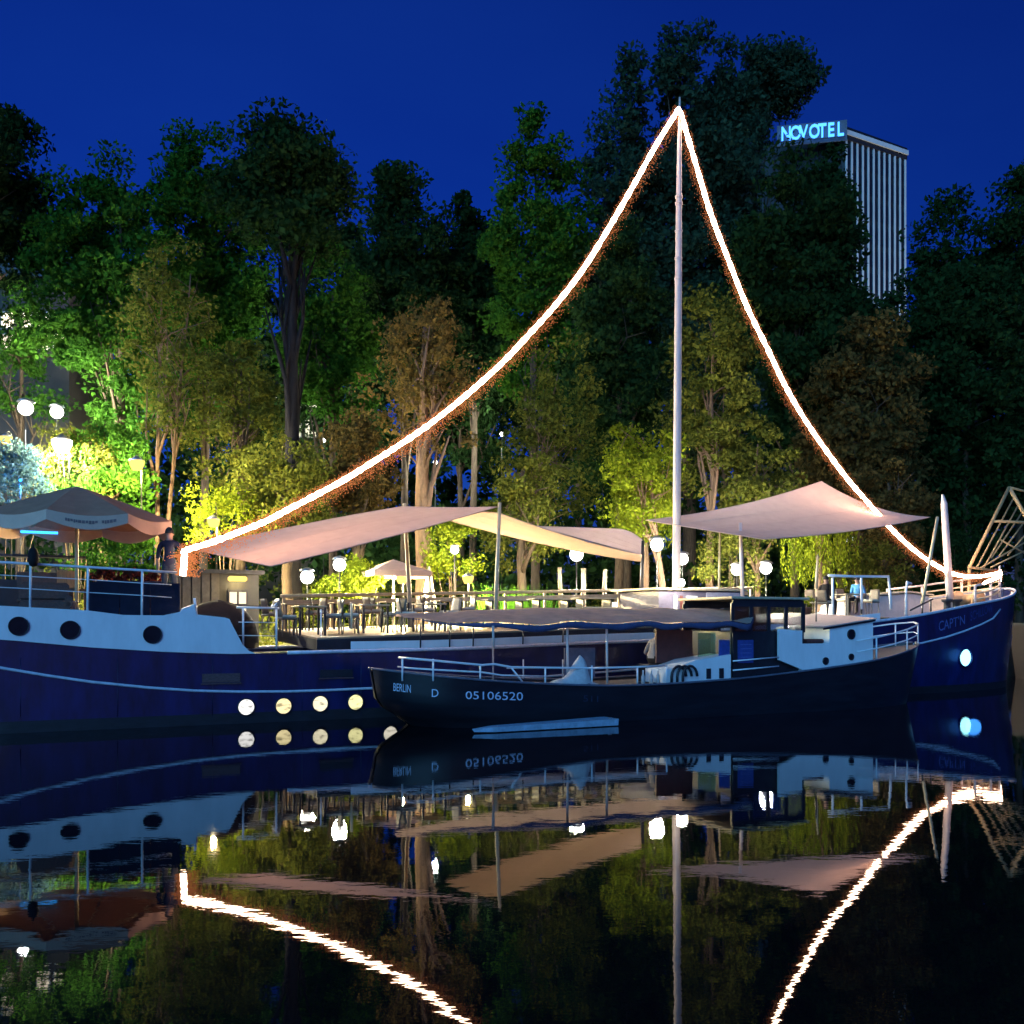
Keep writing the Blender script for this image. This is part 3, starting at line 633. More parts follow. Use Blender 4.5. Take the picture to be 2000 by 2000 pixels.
for x, y in ((-.4, -.25), (.4, -.25), (.4, .25), (-.4, .25)): MB().box((x, y, 0.35), (0.05, 0.05, 0.7)).build('leg', M_brown, t2)
q = L(138, 1178, 0.7); t = frame_thing('bucket', 'white bucket standing on a blue stool behind the stern rail', 'bucket', q.x, 0.7, POOP+0.14)
MB().lathe((0, 0, 0), [(0.09, 0), (0.135, 0.24), (0.145, 0.24), (0.145, 0.26), (0.125, 0.26), (0.08, 0.02), (0.0, 0.02)], 16).build('pail', M_bucket, t, True)
MB().tube([(-.14, 0, .24), (-.1, 0, .1), (0, -.15, .08), (.1, 0, .1), (.14, 0, .24)], 0.006, 6).build('handle', M_metal, t, True)
t = frame_thing('stool', 'low dark blue stool under the white bucket', 'stool', q.x, 0.7, POOP)
MB().box((0, 0, 0.11), (0.34, 0.3, 0.04), bev=0.01).build('seat', M_panel, t)
for x, y in ((-.13, -.11), (.13, -.11), (.13, .11), (-.13, .11)): MB().box((x, y, 0.045), (0.04, 0.04, 0.09)).build('leg', M_panel, t)
q = L(65, 1088, -0.02); t = frame_thing('shape', 'dark oval fender hanging on the stern rail', 'shape', q.x, -0.06, q.z)  # dark oval body on the rail, kind left open
MB().lathe((0, 0, 0), [(0.0, -0.22), (0.07, -0.19), (0.11, -0.08), (0.11, 0.06), (0.07, 0.17), (0.02, 0.22), (0.02, 0.27)], 14).build('body', M_blackcl, t, True)
# dark banner panels behind the rail and the planter with red plants
t = frame_thing('wind_screen', 'dark cloth wind screen laced behind the stern rail', 'screen')
a0, a1 = L(172, 1120, 0.3), L(352, 1126, 0.3)
for k in range(3):
    ua, ub = a0.x+(a1.x-a0.x)*k/3, a0.x+(a1.x-a0.x)*(k+1)/3
    MB().box(((ua+ub)/2, 0.3, POOP+0.42), (ub-ua-0.02, 0.03, 0.82)).build('panel', M_navy, t)
q = L(253, 1105, 1.2); t = frame_thing('planter_box', 'long dark planter with red leaved plants behind the stern rail', 'planter', q.x, 1.2, POOP)
MB().box((0, 0, 0.45), (1.45, 0.45, 0.9), bev=0.02).build('trough', M_navy, t)
def leaves_np(cents, rads, per, size, flat=0.6, droop=0.0, aspect=0.55, gr=None):
    gr = gr or rng
    cents = np.asarray(cents, float); n = len(cents)*per
    c = np.repeat(cents, per, 0); r = np.repeat(np.asarray(rads, float), per)
    d = gr.normal(size=(n, 3)); d /= np.linalg.norm(d, axis=1)[:, None]+1e-9
    rad = gr.random(n)**0.55
    p = c+d*(r*rad)[:, None]*np.array([1, 1, flat])
    a = gr.normal(size=(n, 3)); a[:, 2] -= droop; a /= np.linalg.norm(a, axis=1)[:, None]+1e-9
    b = np.cross(a, gr.normal(size=(n, 3))); b /= np.linalg.norm(b, axis=1)[:, None]+1e-9
    s = size*(0.45+1.1*gr.random(n))[:, None]
    v = np.empty((n, 4, 3)); v[:, 0] = p-a*s*0.5; v[:, 1] = p+b*s*aspect*0.5; v[:, 2] = p+a*s*0.5; v[:, 3] = p-b*s*aspect*0.5
    return v.reshape(-1, 3)
def quads_obj(name, v, m, parent=None):
    n = len(v)//4; me = bpy.data.meshes.new(name)
    me.vertices.add(n*4); me.vertices.foreach_set('co', v.astype(np.float32).ravel())
    me.loops.add(n*4); me.loops.foreach_set('vertex_index', np.arange(n*4, dtype=np.int32))
    me.polygons.add(n); me.polygons.foreach_set('loop_start', np.arange(0, n*4, 4, dtype=np.int32)); me.polygons.foreach_set('loop_total', np.full(n, 4, np.int32))
    me.update(calc_edges=True); me.materials.append(m)
    o = bpy.data.objects.new(name, me); C.objects.link(o)
    if parent is not None: o.parent = parent
    return o
quads_obj('foliage', leaves_np([(x*0.1-0.7, 0, 1.0+0.10*math.sin(x)) for x in range(15)], [0.2]*15, 45, 0.11), LF['red'], t)
quads_obj('foliage_green', leaves_np([(x*0.2-0.7, 0.4, 1.2) for x in range(8)], [0.3]*8, 50, 0.13), LF['green'], t)

# ================================================================== DECK FURNITURE
def make_chair():
    t = empty('bistro_chair')
    MB().box((0, 0, 0.45), (0.44, 0.44, 0.05), bev=0.015).build('seat', M_chair, t)
    MB().grid(5, 5, lambda a, b: (-0.20-0.07*b, (a-.5)*0.42*(1-0.12*b), 0.50+0.40*b)).build('backrest', M_chair, t, True, 0.025)
    for x, y in ((-.19, -.19), (.19, -.19), (.19, .19), (-.19, .19)): MB().tube([(x*.95, y*.95, 0.44), (x*1.12, y*1.08, 0)], [0.02, 0.015], 6).build('leg', M_chair, t, True)
    MB().box((0, 0, 0.51), (0.42, 0.42, 0.075), bev=0.03).build('cushion', M_cush, t)
    return t
def make_table():
    t = empty('bistro_table')
    MB().box((0, 0, 0.74), (0.75, 0.75, 0.035), bev=0.012).build('tabletop', M_palewood, t)
    for x, y in ((-.32, -.32), (.32, -.32), (.32, .32), (-.32, .32)): MB().box((x, y, 0.36), (0.045, 0.045, 0.72)).build('leg', M_dark, t)
    return t
ch0, tb0 = make_chair(), make_table(); ch_used = tb_used = False
def put_chair(u, v, rz, label):
    global ch_used
    o = ch0 if not ch_used else copy_tree(ch0); ch_used = True
    o.location = bw(u, v, zf(u, v)+0.008); o.rotation_euler = (0, 0, ANG+rz); tag(o, label, 'chair', 'dark chairs on the barge deck')
def put_table(u, v, label):
    global tb_used
    o = tb0 if not tb_used else copy_tree(tb0); tb_used = True
    o.location = bw(u, v, zf(u, v)+0.008); o.rotation_euler = (0, 0, ANG+random.uniform(-.08, .08)); tag(o, label, 'table', 'small tables on the barge deck')
ORD = ['first', 'second', 'third', 'fourth', 'fifth', 'sixth']
rows = [('near rail', 1.45, [604, 728, 838]), ('far rail', 3.75, [575, 668, 770, 872])]
for rn, v, pxs in rows:
    for i, px in enumerate(pxs):
        u, _ = uz(px, 1190, v)
        put_table(u, v, f'small table by the {rn}, {ORD[i]} from the stern')
        rr = random.Random(px)
        put_chair(u-0.62, v+rr.uniform(-.1, .1), rr.uniform(-.3, .3), f'dark chair on the stern side of the {ORD[i]} table by the {rn}')
        put_chair(u+0.62, v+rr.uniform(-.1, .1), math.pi+rr.uniform(-.35, .35), f'dark chair on the bow side of the {ORD[i]} table by the {rn}')
# white cloth over the first chair's back
u, _ = uz(604, 1190, 1.45); 
o = in_frame(MB().grid(7, 9, lambda a, b: (u-0.62-0.30+0.11*math.sin(b*math.pi)*1.0-0.02+0.05*b, 1.45+(a-.5)*0.42, zf(u, 1.45)+0.72+0.22*math.sin(b*math.pi)+0.01*math.sin(a*20))).build('throw_blanket', M_bucket, None, True, 0.012)); tag(o, 'white blanket thrown over the chair nearest the stern', 'blanket')
# beer benches farther along
def bench_set(px, v, i):
    u, _ = uz(px, 1180, v); z = zf(u, v)
    t = empty('beer_table', bw(u, v, z+0.004), ANG); tag(t, f'long pale table on the deck above the awning, {ORD[i]} from the left', 'table', 'long tables on the barge deck')
    MB().box((0, 0, 0.75), (1.35, 0.55, 0.04), bev=0.01).build('tabletop', M_palewood, t)
    for x in (-.5, .5):
        MB().box((x, 0, 0.37), (0.05, 0.45, 0.72)).build('trestle', M_dark, t)
    for s, nm in ((-0.55, 'near'), (0.55, 'far')):
        b = empty('beer_bench', bw(u, v+s, z+0.004), ANG); tag(b, f'pale bench on the {nm} side of the {ORD[i]} long deck table', 'bench', 'long benches on the barge deck')
        MB().box((0, 0, 0.45), (1.35, 0.26, 0.04), bev=0.01).build('seat', M_palewood, b)
        for x in (-.5, .5): MB().box((x, 0, 0.22), (0.05, 0.22, 0.43)).build('trestle', M_dark, b)
for i, (px, v) in enumerate(((985, 3.2), (1075, 3.2), (1160, 3.2))): bench_set(px, v, i)
# right end of the deck
for i, (px, v, rz, lb) in enumerate(((1590, 2.4, 0.2, 'dark chair by the flag staff near the right end of the deck'), (1700, 1.9, 3.3, 'dark chair inside the white hoop rail at the right end'), (1650, 3.4, -1.6, 'dark chair behind the seated people on the right'))):
    u, _ = uz(px, 1180, v); put_chair(u, v, rz, lb)
u, _ = uz(1655, 1180, 2.0); put_table(u, 2.0, 'small table between the two seated people on the right')
q = L(1575, 1165, 1.9); t = frame_thing('flower_pot', 'pot with pale flowers on the right part of the deck', 'plant pot', q.x, q.y, zf(q.x, q.y)+0.008)
MB().lathe((0, 0, 0), [(0.12, 0), (0.17, 0.3), (0.19, 0.3), (0.19, 0.34), (0.15, 0.34)], 14).build('pot', M_brown, t, True)
quads_obj('foliage', leaves_np([(0, 0, 0.5), (0.1, 0, 0.6), (-.1, .05, .55)], [0.2]*3, 40, 0.09), LF['yellow'], t)

# ================================================================== PEOPLE
def person(label, loc, rz, J, edges, rad, mats, scale=1.0, hair_len=0.0, nose=True):
    names = list(J); idx = {n: i for i, n in enumerate(names)}
    me = bpy.data.meshes.new('person'); me.from_pydata([J[n] for n in names], [(idx[a], idx[b]) for a, b in edges], [])
    o = bpy.data.objects.new('person', me); C.objects.link(o)
    sk = o.modifiers.new('skin', 'SKIN'); sk.use_smooth_shade = True
    lay = me.skin_vertices[0].data
    for n in names:
        r = rad[n]; lay[idx[n]].radius = r if isinstance(r, tuple) else (r, r)
    lay[idx['pelvis']].use_root = True
    sd = o.modifiers.new('sub', 'SUBSURF'); sd.levels = 2; sd.render_levels = 2
    dg = bpy.context.evaluated_depsgraph_get(); m2 = bpy.data.meshes.new_from_object(o.evaluated_get(dg)); bpy.data.objects.remove(o); bpy.data.meshes.remove(me)
    # hands: five tapered fingers each, joined to the body mesh
    mb = MB(); mb.v = [tuple(v.co) for v in m2.vertices]; mb.f = [tuple(p.vertices) for p in m2.polygons]; nb = len(mb.f)
    for s in ('l', 'r'):
        h, wv = Vector(J['hand_'+s]), Vector(J['wrist_'+s]); d = (h-wv).normalized(); sd_ = d.cross(Vector((0.3, 0.9, 0.2))).normalized(); up = d.cross(sd_)
        for k, ln in enumerate((0.065, 0.08, 0.085, 0.078, 0.06)):
            if k == 0: b0 = wv.lerp(h, 0.5)+sd_*0.035; pts = [b0, b0+sd_*0.03+d*0.02, b0+sd_*0.035+d*0.055]
            else: b0 = h+sd_*(0.03-0.02*(k-1)); pts = [b0, b0+d*ln*.5+up*0.008, b0+d*ln*.85+up*0.03]
            mb.tube(pts, [0.010, 0.009, 0.006], 6)
    me = mb.mesh('person', True)
    for m in mats.values():
        if m.name not in me.materials: me.materials.append(m)
    slot = {m.name: i for i, m in enumerate(me.materials)}
    seg = [(Vector(J[a]), Vector(J[b]), a, b) for a, b in edges]
    def part_of(b):
        if b in ('head', 'crown', 'neck', 'nose'): return 'skin'
        if b.startswith(('wrist', 'hand')): return 'skin'
        if b.startswith(('hip', 'knee', 'ankle', 'pelvis')): return 'legs'
        if b.startswith('toe'): return 'shoe'
        return 'top'
    for k, p in enumerate(me.polygons):
        if k >= nb: p.material_index = slot[mats['skin'].name]; continue
        best = 1e9
        for a, b, na, nb_ in seg:
            ab = b-a; t_ = max(0, min(1, (p.center-a).dot(ab)/max(1e-9, ab.dot(ab)))); q_ = a+ab*t_; d_ = (p.center-q_).length/(0.5+ (rad[nb_][0] if isinstance(rad[nb_], tuple) else rad[nb_]))
            if d_ < best: best = d_; bn = nb_
        p.material_index = slot[mats[part_of(bn)].name]
    o = bpy.data.objects.new('person', me); C.objects.link(o); o.location = loc; o.rotation_euler = (0, 0, rz); o.scale = (scale,)*3
    tag(o, label, 'person')
    # hair
    hd, cr = Vector(J['head']), Vector(J['crown']); c = hd.lerp(cr, 0.45)+Vector((-0.015, 0, 0.012))
    hb_ = MB(); hb_.grid(15, 9, lambda a, b: (c.x-0.012+0.098*math.sin(b*1.75)*math.cos(2*math.pi*a)+0.0, c.y+0.088*math.sin(b*1.75)*math.sin(2*math.pi*a), c.z+0.118*math.cos(b*1.75)-(hair_len*max(0, -math.cos(2*math.pi*a))*b)))
    hb_.build('hair', M_hair, o, True, 0.012)
    # ears and nose
    for s in (-1, 1): MB().ico((hd.x+0.0, hd.y+s*0.082, hd.lerp(cr, .2).z), 0.028, (0.7, 0.4, 1)).build('ear', M_skin, o, True)
    MB().ico((hd.x+0.098, hd.y, hd.lerp(cr, .1).z), 0.02, (1, 0.7, 1.3)).build('nose', M_skin, o, True)
    for s in (-1, 1): MB().ico((hd.x+0.085, hd.y+s*0.032, hd.lerp(cr, .3).z), 0.012).build('eye', M_dark, o, True)
    MB().box((hd.x+0.09, hd.y, hd.z-0.045), (0.01, 0.05, 0.01)).build('mouth', M_redwood, o)
    return o
# facing +x; y to the left
def skeleton(stand=True, la=None, ra=None, lean=0.0, seat=0.46):
    J = {}
    if stand:
        pz = 0.95
        for s, y in (('l', 0.10), ('r', -0.10)):
            J['hip_'+s] = (0, y, 0.90); J['knee_'+s] = (0.03, y*1.1, 0.50); J['ankle_'+s] = (-0.02, y*1.2, 0.085); J['toe_'+s] = (0.15, y*1.4, 0.035)
    else:
        pz = seat+0.10
        for s, y in (('l', 0.11), ('r', -0.11)):
            J['hip_'+s] = (0.05, y, pz-0.02); J['knee_'+s] = (0.45, y*1.3, pz-0.0); J['ankle_'+s] = (0.42, y*1.3, 0.085); J['toe_'+s] = (0.58, y*1.5, 0.035)
    J['pelvis'] = (0, 0, pz)
    sx = lambda h: math.sin(lean)*h
    J['belly'] = (sx(.17), 0, pz+0.17); J['chest'] = (sx(.38), 0, pz+0.38); J['collar'] = (sx(.5), 0, pz+0.50); J['neck'] = (sx(.56)+.01, 0, pz+0.57); J['head'] = (sx(.62)+.025, 0, pz+0.66); J['crown'] = (sx(.7)+.02, 0, pz+0.78)
    for s, y in (('l', 1), ('r', -1)):
        J['shoulder_'+s] = (sx(.46), 0.19*y, pz+0.46)
        arm = la if s == 'l' else ra
        e, wr_, h = arm
        J['elbow_'+s] = (e[0], e[1]*y, pz+e[2]); J['wrist_'+s] = (wr_[0], wr_[1]*y, pz+wr_[2]); J['hand_'+s] = (h[0], h[1]*y, pz+h[2])
    E = [('pelvis', 'belly'), ('belly', 'chest'), ('chest', 'collar'), ('collar', 'neck'), ('neck', 'head'), ('head', 'crown')]
    for s in 'lr':
        E += [('collar', 'shoulder_'+s), ('shoulder_'+s, 'elbow_'+s), ('elbow_'+s, 'wrist_'+s), ('wrist_'+s, 'hand_'+s), ('pelvis', 'hip_'+s), ('hip_'+s, 'knee_'+s), ('knee_'+s, 'ankle_'+s), ('ankle_'+s, 'toe_'+s)]
    rad = {'pelvis': (.15, .12), 'belly': (.145, .105), 'chest': (.165, .115), 'collar': (.10, .09), 'neck': .055, 'head': (.08, .088), 'crown': (.075, .085)}
    for s in 'lr': rad.update({'shoulder_'+s: .068, 'elbow_'+s: .047, 'wrist_'+s: .031, 'hand_'+s: (.042, .022), 'hip_'+s: .095, 'knee_'+s: .06, 'ankle_'+s: .042, 'toe_'+s: .032})
    return J, E, rad
relaxed = ((-.02, .25, .17), (.08, .27, -.07), (.12, .27, -.15))
akimbo = ((-.08, .40, .20), (.06, .22, .02), (.10, .15, .0))
onlap = ((.02, .26, .18), (.25, .20, .08), (.33, .16, .08))
q = L(331, 1172, 0.85)
J, E, rd = skeleton(True, relaxed, akimbo)
person('person in a dark top standing with back turned beside the parasol', bw(q.x, 0.85, POOP+0.268), ANG+R(70), J, E, rd, dict(top=M_navy, legs=M_jean, skin=M_skin, shoe=M_dark), 1.06)
for px, v, rz, top_, lb, sc in ((1611, 1.7, 0.3, M_blackcl, 'person in black seated at the table left of the white hoop rail', 1.0), (1676, 2.6, 3.5, M_bluecl, 'person in a blue shirt seated inside the white hoop rail', 0.97)):
    u, _ = uz(px, 1170, v)
    J, E, rd = skeleton(False, onlap, onlap, 0.1)
    person(lb, bw(u, v, zf(u, v)+0.008), ANG+rz, J, E, rd, dict(top=top_, legs=M_blackcl, skin=M_skin, shoe=M_dark), sc)
    # the chair under the person
    put_chair(u, v, rz, 'dark chair under the person in '+('black' if top_ is M_blackcl else 'the blue shirt'))

# ================================================================== THE SMALL DARK BOAT
B2 = frame_thing('motor_barge', 'small black motor barge with awning, wheelhouse and white fore cabin', 'boat')
V2, H2 = -2.05, 1.55; S0, S1 = 7.25, 24.4
sh2 = interp([(7.2, 1.32), (8.5, 1.16), (10.5, 0.98), (13, 0.86), (16, 0.92), (18.5, 1.08), (21, 1.30), (23, 1.56), (24.4, 1.78)])
def st0(t): return S0+0.30*(1-t)+1.1*max(0, (.52-t)/.52)**.7
def hb2(u, t):
    s0 = st0(t); s1 = S1-(1-t)*0.55
    if u < s0 or u > s1: return 0.0
    if u < s0+2.2: b = H2*(1-((s0+2.2-u)/2.2)**2)**0.5
    elif u > s1-4.6: b = H2*max(0, 1-((u-(s1-4.6))/4.6)**2.1)**0.62
    else: b = H2
    return b*(0.86+0.14*t**0.7)
su2 = [S0+0.004+(S1-S0-0.008)*(0.5-0.5*math.cos(math.pi*i/70)) for i in range(71)]
h2 = MB()
for side in (1, -1):
    h2.grid(71, 9, lambda a, b, sd=side: (lambda u, t: (u, V2-sd*hb2(u, t), -0.4+(sh2(u)+0.4)*t))(st0(b)+0.002+(S1-(1-b)*0.55-st0(b)-0.004)*(0.5-0.5*math.cos(math.pi*a)), b))
h2.build('hull', M_black, B2, True)
def h2_pt(px, py):
    v = V2-H2
    for _ in range(10):
        u, z = uz(px, py, v); v = V2-hb2(min(max(u, S0+.3), S1-.3), min(1, (z+0.4)/(sh2(u)+0.4)))
    return Vector((u, v, z))
MB().grid(71, 2, lambda a, b: (su2[round(a*70)], V2+(2*b-1)*hb2(su2[round(a*70)], .95)*.97, sh2(su2[round(a*70)])-0.06)).build('deck', mat('grey_deck', (0.08, 0.08, 0.09), 0.6), B2)
for side in (1, -1):
    MB().tube([(u, V2-side*(hb2(u, 1)+.01), sh2(u)+0.01) for u in su2], 0.03, 6).build('gunwale', mat('gunwale_paint', (0.10, 0.11, 0.15), 0.5), B2, True)
def b2_text(body, pxs, py0, py1, m): return hull_text(body, pxs, py0, py1, m, B2, h2_pt)
b2_text('BERLIN', (768, 802), (1349, 1353), (1334, 1338), M_letter)
b2_text('D', (843, 856), (1361, 1361), (1346, 1346), M_letter)
b2_text('05106520', (909, 1021), (1365, 1368), (1350, 1352), M_letter)
b2_text('511', (1139, 1168), (1370, 1371), (1358, 1359), mat('letter_ghost', (0.03, 0.035, 0.07), 0.5))
# stern railing
R2 = V2-H2+0.12
r2 = MB().tube([L(779, 1284, R2+.9), L(800, 1286, R2+.25), L(846, 1290, R2), L(941, 1299, R2), L(965, 1297, R2), L(998, 1303, R2), L(1065, 1304, R2), L(1160, 1305, R2), L(1240, 1303, R2), L(1300, 1300, R2)], 0.025, 8).build('deck_rail', M_rail, B2, True)
MB().tube([L(777, 1302, R2+.9), L(800, 1305, R2+.25), L(846, 1308, R2), L(941, 1313, R2), L(980, 1319, R2), L(1064, 1321, R2)], 0.02, 8).build('lower_rail', M_rail, r2, True)
MB().tube([L(998, 1303, R2), L(1027, 1340, R2)], 0.02, 8).build('brace', M_rail, r2, True)
for px, ya, yb in ((786, 1286, 1330), (846, 1287, 1330), (938, 1299, 1339), (1065, 1304, 1340), (1156, 1300, 1338), (1245, 1303, 1335), (1302, 1300, 1332)):
    MB().tube([L(px, ya, R2), L(px, yb, R2)], 0.022, 8).build('stanchion', M_rail, r2, True)
for px in (1022, 1099, 1150): MB().tube([L(px, 1288, V2+1.2), L(px, 1325, V2+1.2)], 0.018, 6).build('stanchion', M_rail, r2, True)
MB().tube([L(990, 1305, V2+1.2), L(1230, 1303, V2+1.2)], 0.018, 6).build('far_rail', M_rail, r2, True)
# awning
aw0, aw1 = uz(778, 1200, -2.0)[0], uz(1438, 1200, -2.0)[0]
def awning(a, b):
    u = aw0+(aw1-aw0)*a; v = -3.45+2.85*b
    ridge = 2.56+0.16*min(1, a*3)+0.05*a; side = abs(b-0.62)/0.62
    taper = min(1, 0.25+a*3.0, 0.55+(1-a)*6)
    v = -2.0+(v+2.0)*taper
    z = ridge-0.34*side**1.25*taper-0.05*math.sin(a*math.pi*5)**2*(1-b)+0.035*noise.noise((a*14, b*4, 3))+0.10*math.sin(a*46+b*7)*max(0, a-.5)
    return (u, v, z)
aw = MB().grid(60, 20, awning).build('awning', M_tarp, B2, True)
MB().grid(60, 3, lambda a, b: (lambda p: (p[0], p[1]-0.004, p[2]-0.02-b*(0.14+0.02*math.sin(a*50))*min(1, a*4)))(awning(a, 0.0))).build('awning_skirt', mat('skirt_cloth', (0.05, 0.06, 0.14), 0.8), B2, True, 0.01)
for px in (963, 1108, 1185):
    MB().tube([L(px, 1222, -3.2), L(px+1, 1335 if px > 1000 else 1265, -3.2)], 0.03, 8).build('awning_pole', M_mast, B2, True)
for px in (963, 1108, 1185, 1390):
    u, _ = uz(px, 1222, -0.9); MB().tube([(u, -0.9, sh2(u)-.1), (u, -0.9, 2.45)], 0.025, 8).build('awning_pole', M_mast, B2, True)
MB().box((uz(1132, 1280, -1.6)[0], -1.6, 1.35), (0.9, 0.04, 0.75)).build('side_curtain', mat('curtain_cloth', (0.16, 0.15, 0.20), 0.8), B2)
# wheelhouse with real openings
wu0, wu1 = uz(1428, 1240, -3.0)[0], uz(1566, 1240, -3.0)[0]; wv0, wv1 = -3.05, -0.95; wz0, wz1 = 0.95, 2.98
WH = MB().box(((wu0+wu1)/2, (wv0+wv1)/2, wz1+0.04), (wu1-wu0+0.25, wv1-wv0+0.25, 0.07), bev=0.02).build('wheelhouse_roof', M_palewood, B2)
for v_ in (wv0, wv1): MB().box(((wu0+wu1)/2, v_, 1.55), (wu1-wu0, 0.05, 1.2)).build('wheelhouse_wall', M_dark, WH)
for u_ in (wu0, wu1): MB().box((u_, (wv0+wv1)/2, 1.55), (0.05, wv1-wv0-.06, 1.2)).build('wheelhouse_wall', M_dark, WH)
for v_ in (wv0, wv1): MB().box(((wu0+wu1)/2, v_, wz1-0.09), (wu1-wu0, 0.05, 0.2)).build('wheelhouse_header', M_dark, WH)
NP = 4
for v_ in (wv0, wv1):
    for k in range(NP+1):
        MB().box((wu0+(wu1-wu0)*k/NP, v_, 2.5), (0.10, 0.055, 0.78)).build('window_post', M_dark, WH)
    for k in range(NP):
        MB().box((wu0+(wu1-wu0)*(k+.5)/NP, v_, 2.5), ((wu1-wu0)/NP-0.10, 0.012, 0.72)).build('window_pane', M_dimglass if k < 2 else M_glass, WH)
MB().box((wu0+0.4, wv0-0.04, 1.62), (0.50, 0.03, 0.60)).build('notice_board', M_panel, WH)
nb_ = MB().box((wu0-0.25, wv0+0.02, 1.62), (0.34, 0.03, 0.62)).build('notice_board', M_panel, WH)
for k in range(4): MB().box((wu0+0.4, wv0-0.058, 1.80-k*0.11), (0.36, 0.004, 0.018)).build('notice_line', M_letdim, WH)
# pale midship housing with two dark slots, coiled hoses, seat
mh0, mh1 = uz(1300, 1300, -3.1)[0], uz(1425, 1300, -3.1)[0]
mh = MB().prism([(mh0, 0.85), (mh1, 0.9), (mh1, 1.55), (mh0+0.9, 1.42), (mh0+0.5, 1.30), (mh0, 1.2)], -3.15, -2.2).build('engine_housing', M_white, B2)
for px in (1384, 1409):
    u, _ = uz(px, 1310, -3.16); MB().box((u, -3.16, 1.07), (0.13, 0.03, 0.26)).build('housing_slot', M_dark, mh)
MB().box(((mh0+mh1)/2-0.1, -2.2, 1.75), (1.15, 0.05, 0.85)).build('brown_partition', M_redwood, B2)
MB().box((mh1-0.35, -2.6, 1.75), (0.55, 0.03, 0.72)).build('side_window', glass_mat('greenish_glass', (0.5, 0.75, 0.7), 0.2), B2)
for k in range(3):
    u, _ = uz(1325+k*10, 1315, -3.2)
    MB().tube([(u+0.22*math.cos(t_), -3.22-k*.02, 1.02+0.26*math.sin(t_)) for t_ in [i*math.pi/8 for i in range(9)]]+[(u-0.22, -3.22-k*.02, 0.85)], 0.035, 8).build('hose_loop', M_dark, B2, True)
# white fore cabin
fc0, fcn, fc1 = uz(1521, 1300, -3.2)[0], uz(1566, 1300, -3.2)[0], uz(1704, 1280, -3.2)[0]
fcw = uz(1619, 1250, -3.2)[0]; znt = uz(1590, 1257, -3.2)[1]
zt0 = uz(1600, 1228, -3.2)[1]; zt1 = uz(1704, 1212, -3.2)[1]
zb = uz(1540, 1307, -3.2)[1]
fv0, fv1 = -3.22, -1.1
cab = MB().prism([(fcn, sh2(fcn)-.05), (fc1, sh2(fc1)-.05), (fc1, zt1), (fcw, zt0+.03), (fcw, znt), (fcn, znt)], fv0, fv1).build('fore_cabin', M_white, B2)
MB().prism([(fc0, zb+0.25), (fcn-0.004, sh2(fcn)), (fcn-0.004, zt0-0.05), (fc0, zt0-0.0)], fv0-0.004, fv0+0.08).build('cabin_screen', M_white, cab)
MB().add([(fcw-0.3, fv0-0.1, zt0+.03), (fc1+.05, fv0-0.1, zt1+.04), (fc1+.05, fv1+.1, zt1+.20), (fcw-.55, fv1+.1, zt0+.18), (fcw-0.3, fv0-0.1, zt0+.06), (fc1+.05, fv0-0.1, zt1+.07), (fc1+.05, fv1+.1, zt1+.23), (fcw-.55, fv1+.1, zt0+.21)],
         [(3, 2, 1, 0), (4, 5, 6, 7), (0, 1, 5, 4), (1, 2, 6, 5), (2, 3, 7, 6), (3, 0, 4, 7)]).build('cabin_roof', mat('roof_pink', (0.55, 0.40, 0.36), 0.7, var=0.1), cab)
MB().box(((fcn+fcw)/2+.1, fv0+0.3, znt+0.06), (0.6, 0.35, 0.12), bev=0.03).build('cockpit_seat', M_redwood, cab)
MB().box(((fcn+fcw)/2, fv1-0.05, znt+0.1), (fcw-fcn, 0.06, 0.55)).build('cockpit_back', M_dark, cab)
MB().prism([(fcw-.25, zt0-.03), (fc1+.04, zt1-.02), (fc1+.04, zt1+.035), (fcw-.25, zt0+.02)], fv0-.06, fv0-.02).build('roof_edge', M_dark, cab)
for px, py, r_ in ((1663, 1239, 0.125), (1663, 1283, 0.075), (1613, 1291, 0.085)):
    u, z = uz(px, py, fv0-.02); p = MB().lathe((u, fv0-.02, z), [(0, 0), (r_, 0), (r_, .03), (0, .03)], 24, 'y').build('porthole', M_port, cab)
    MB().lathe((u, fv0-.02, z), [(r_-.002, .03), (r_-.002, -.015), (r_+.018, -.015), (r_+.018, .03)], 24, 'y').build('rim', M_dark, p, True)
# bow railing following the gunwale
bru = [20.6, 21.4, 22.2, 23.0, 23.7, 24.1, 24.38, 24.1, 23.7, 23.0, 22.2, 21.4]
def brp(k, h):
    u = bru[k]; sd = 1 if k < 6 else (0 if k == 6 else -1); return (u, V2-sd*hb2(u, 1)*.96, sh2(u)+h)
br = MB().tube([brp(k, 0.62) for k in range(12)], 0.025, 8).build('bow_rail', M_rail, B2, True)
MB().tube([brp(k, 0.32) for k in range(12)], 0.02, 8).build('lower_rail', M_rail, br, True)
for k in (1, 3, 5, 7, 9): MB().tube([brp(k, -0.05), brp(k, 0.62)], 0.022, 8).build('stanchion', M_rail, br, True)
MB().tube([(wu0-0.1, wv0-0.15, 1.38), (fc0, wv0-0.15, 1.46)], 0.02, 6).build('grab_rail', M_rail, B2, True)
MB().tube([(wu0-0.1, wv0-0.15, 1.14), (fc0, wv0-0.15, 1.22)], 0.02, 6).build('grab_rail', M_rail, B2, True)
MB().tube([L(1594, 1240, -2.4), L(1594, 1165, -2.4)], 0.02, 6).build('signal_mast', M_dark, B2, True)
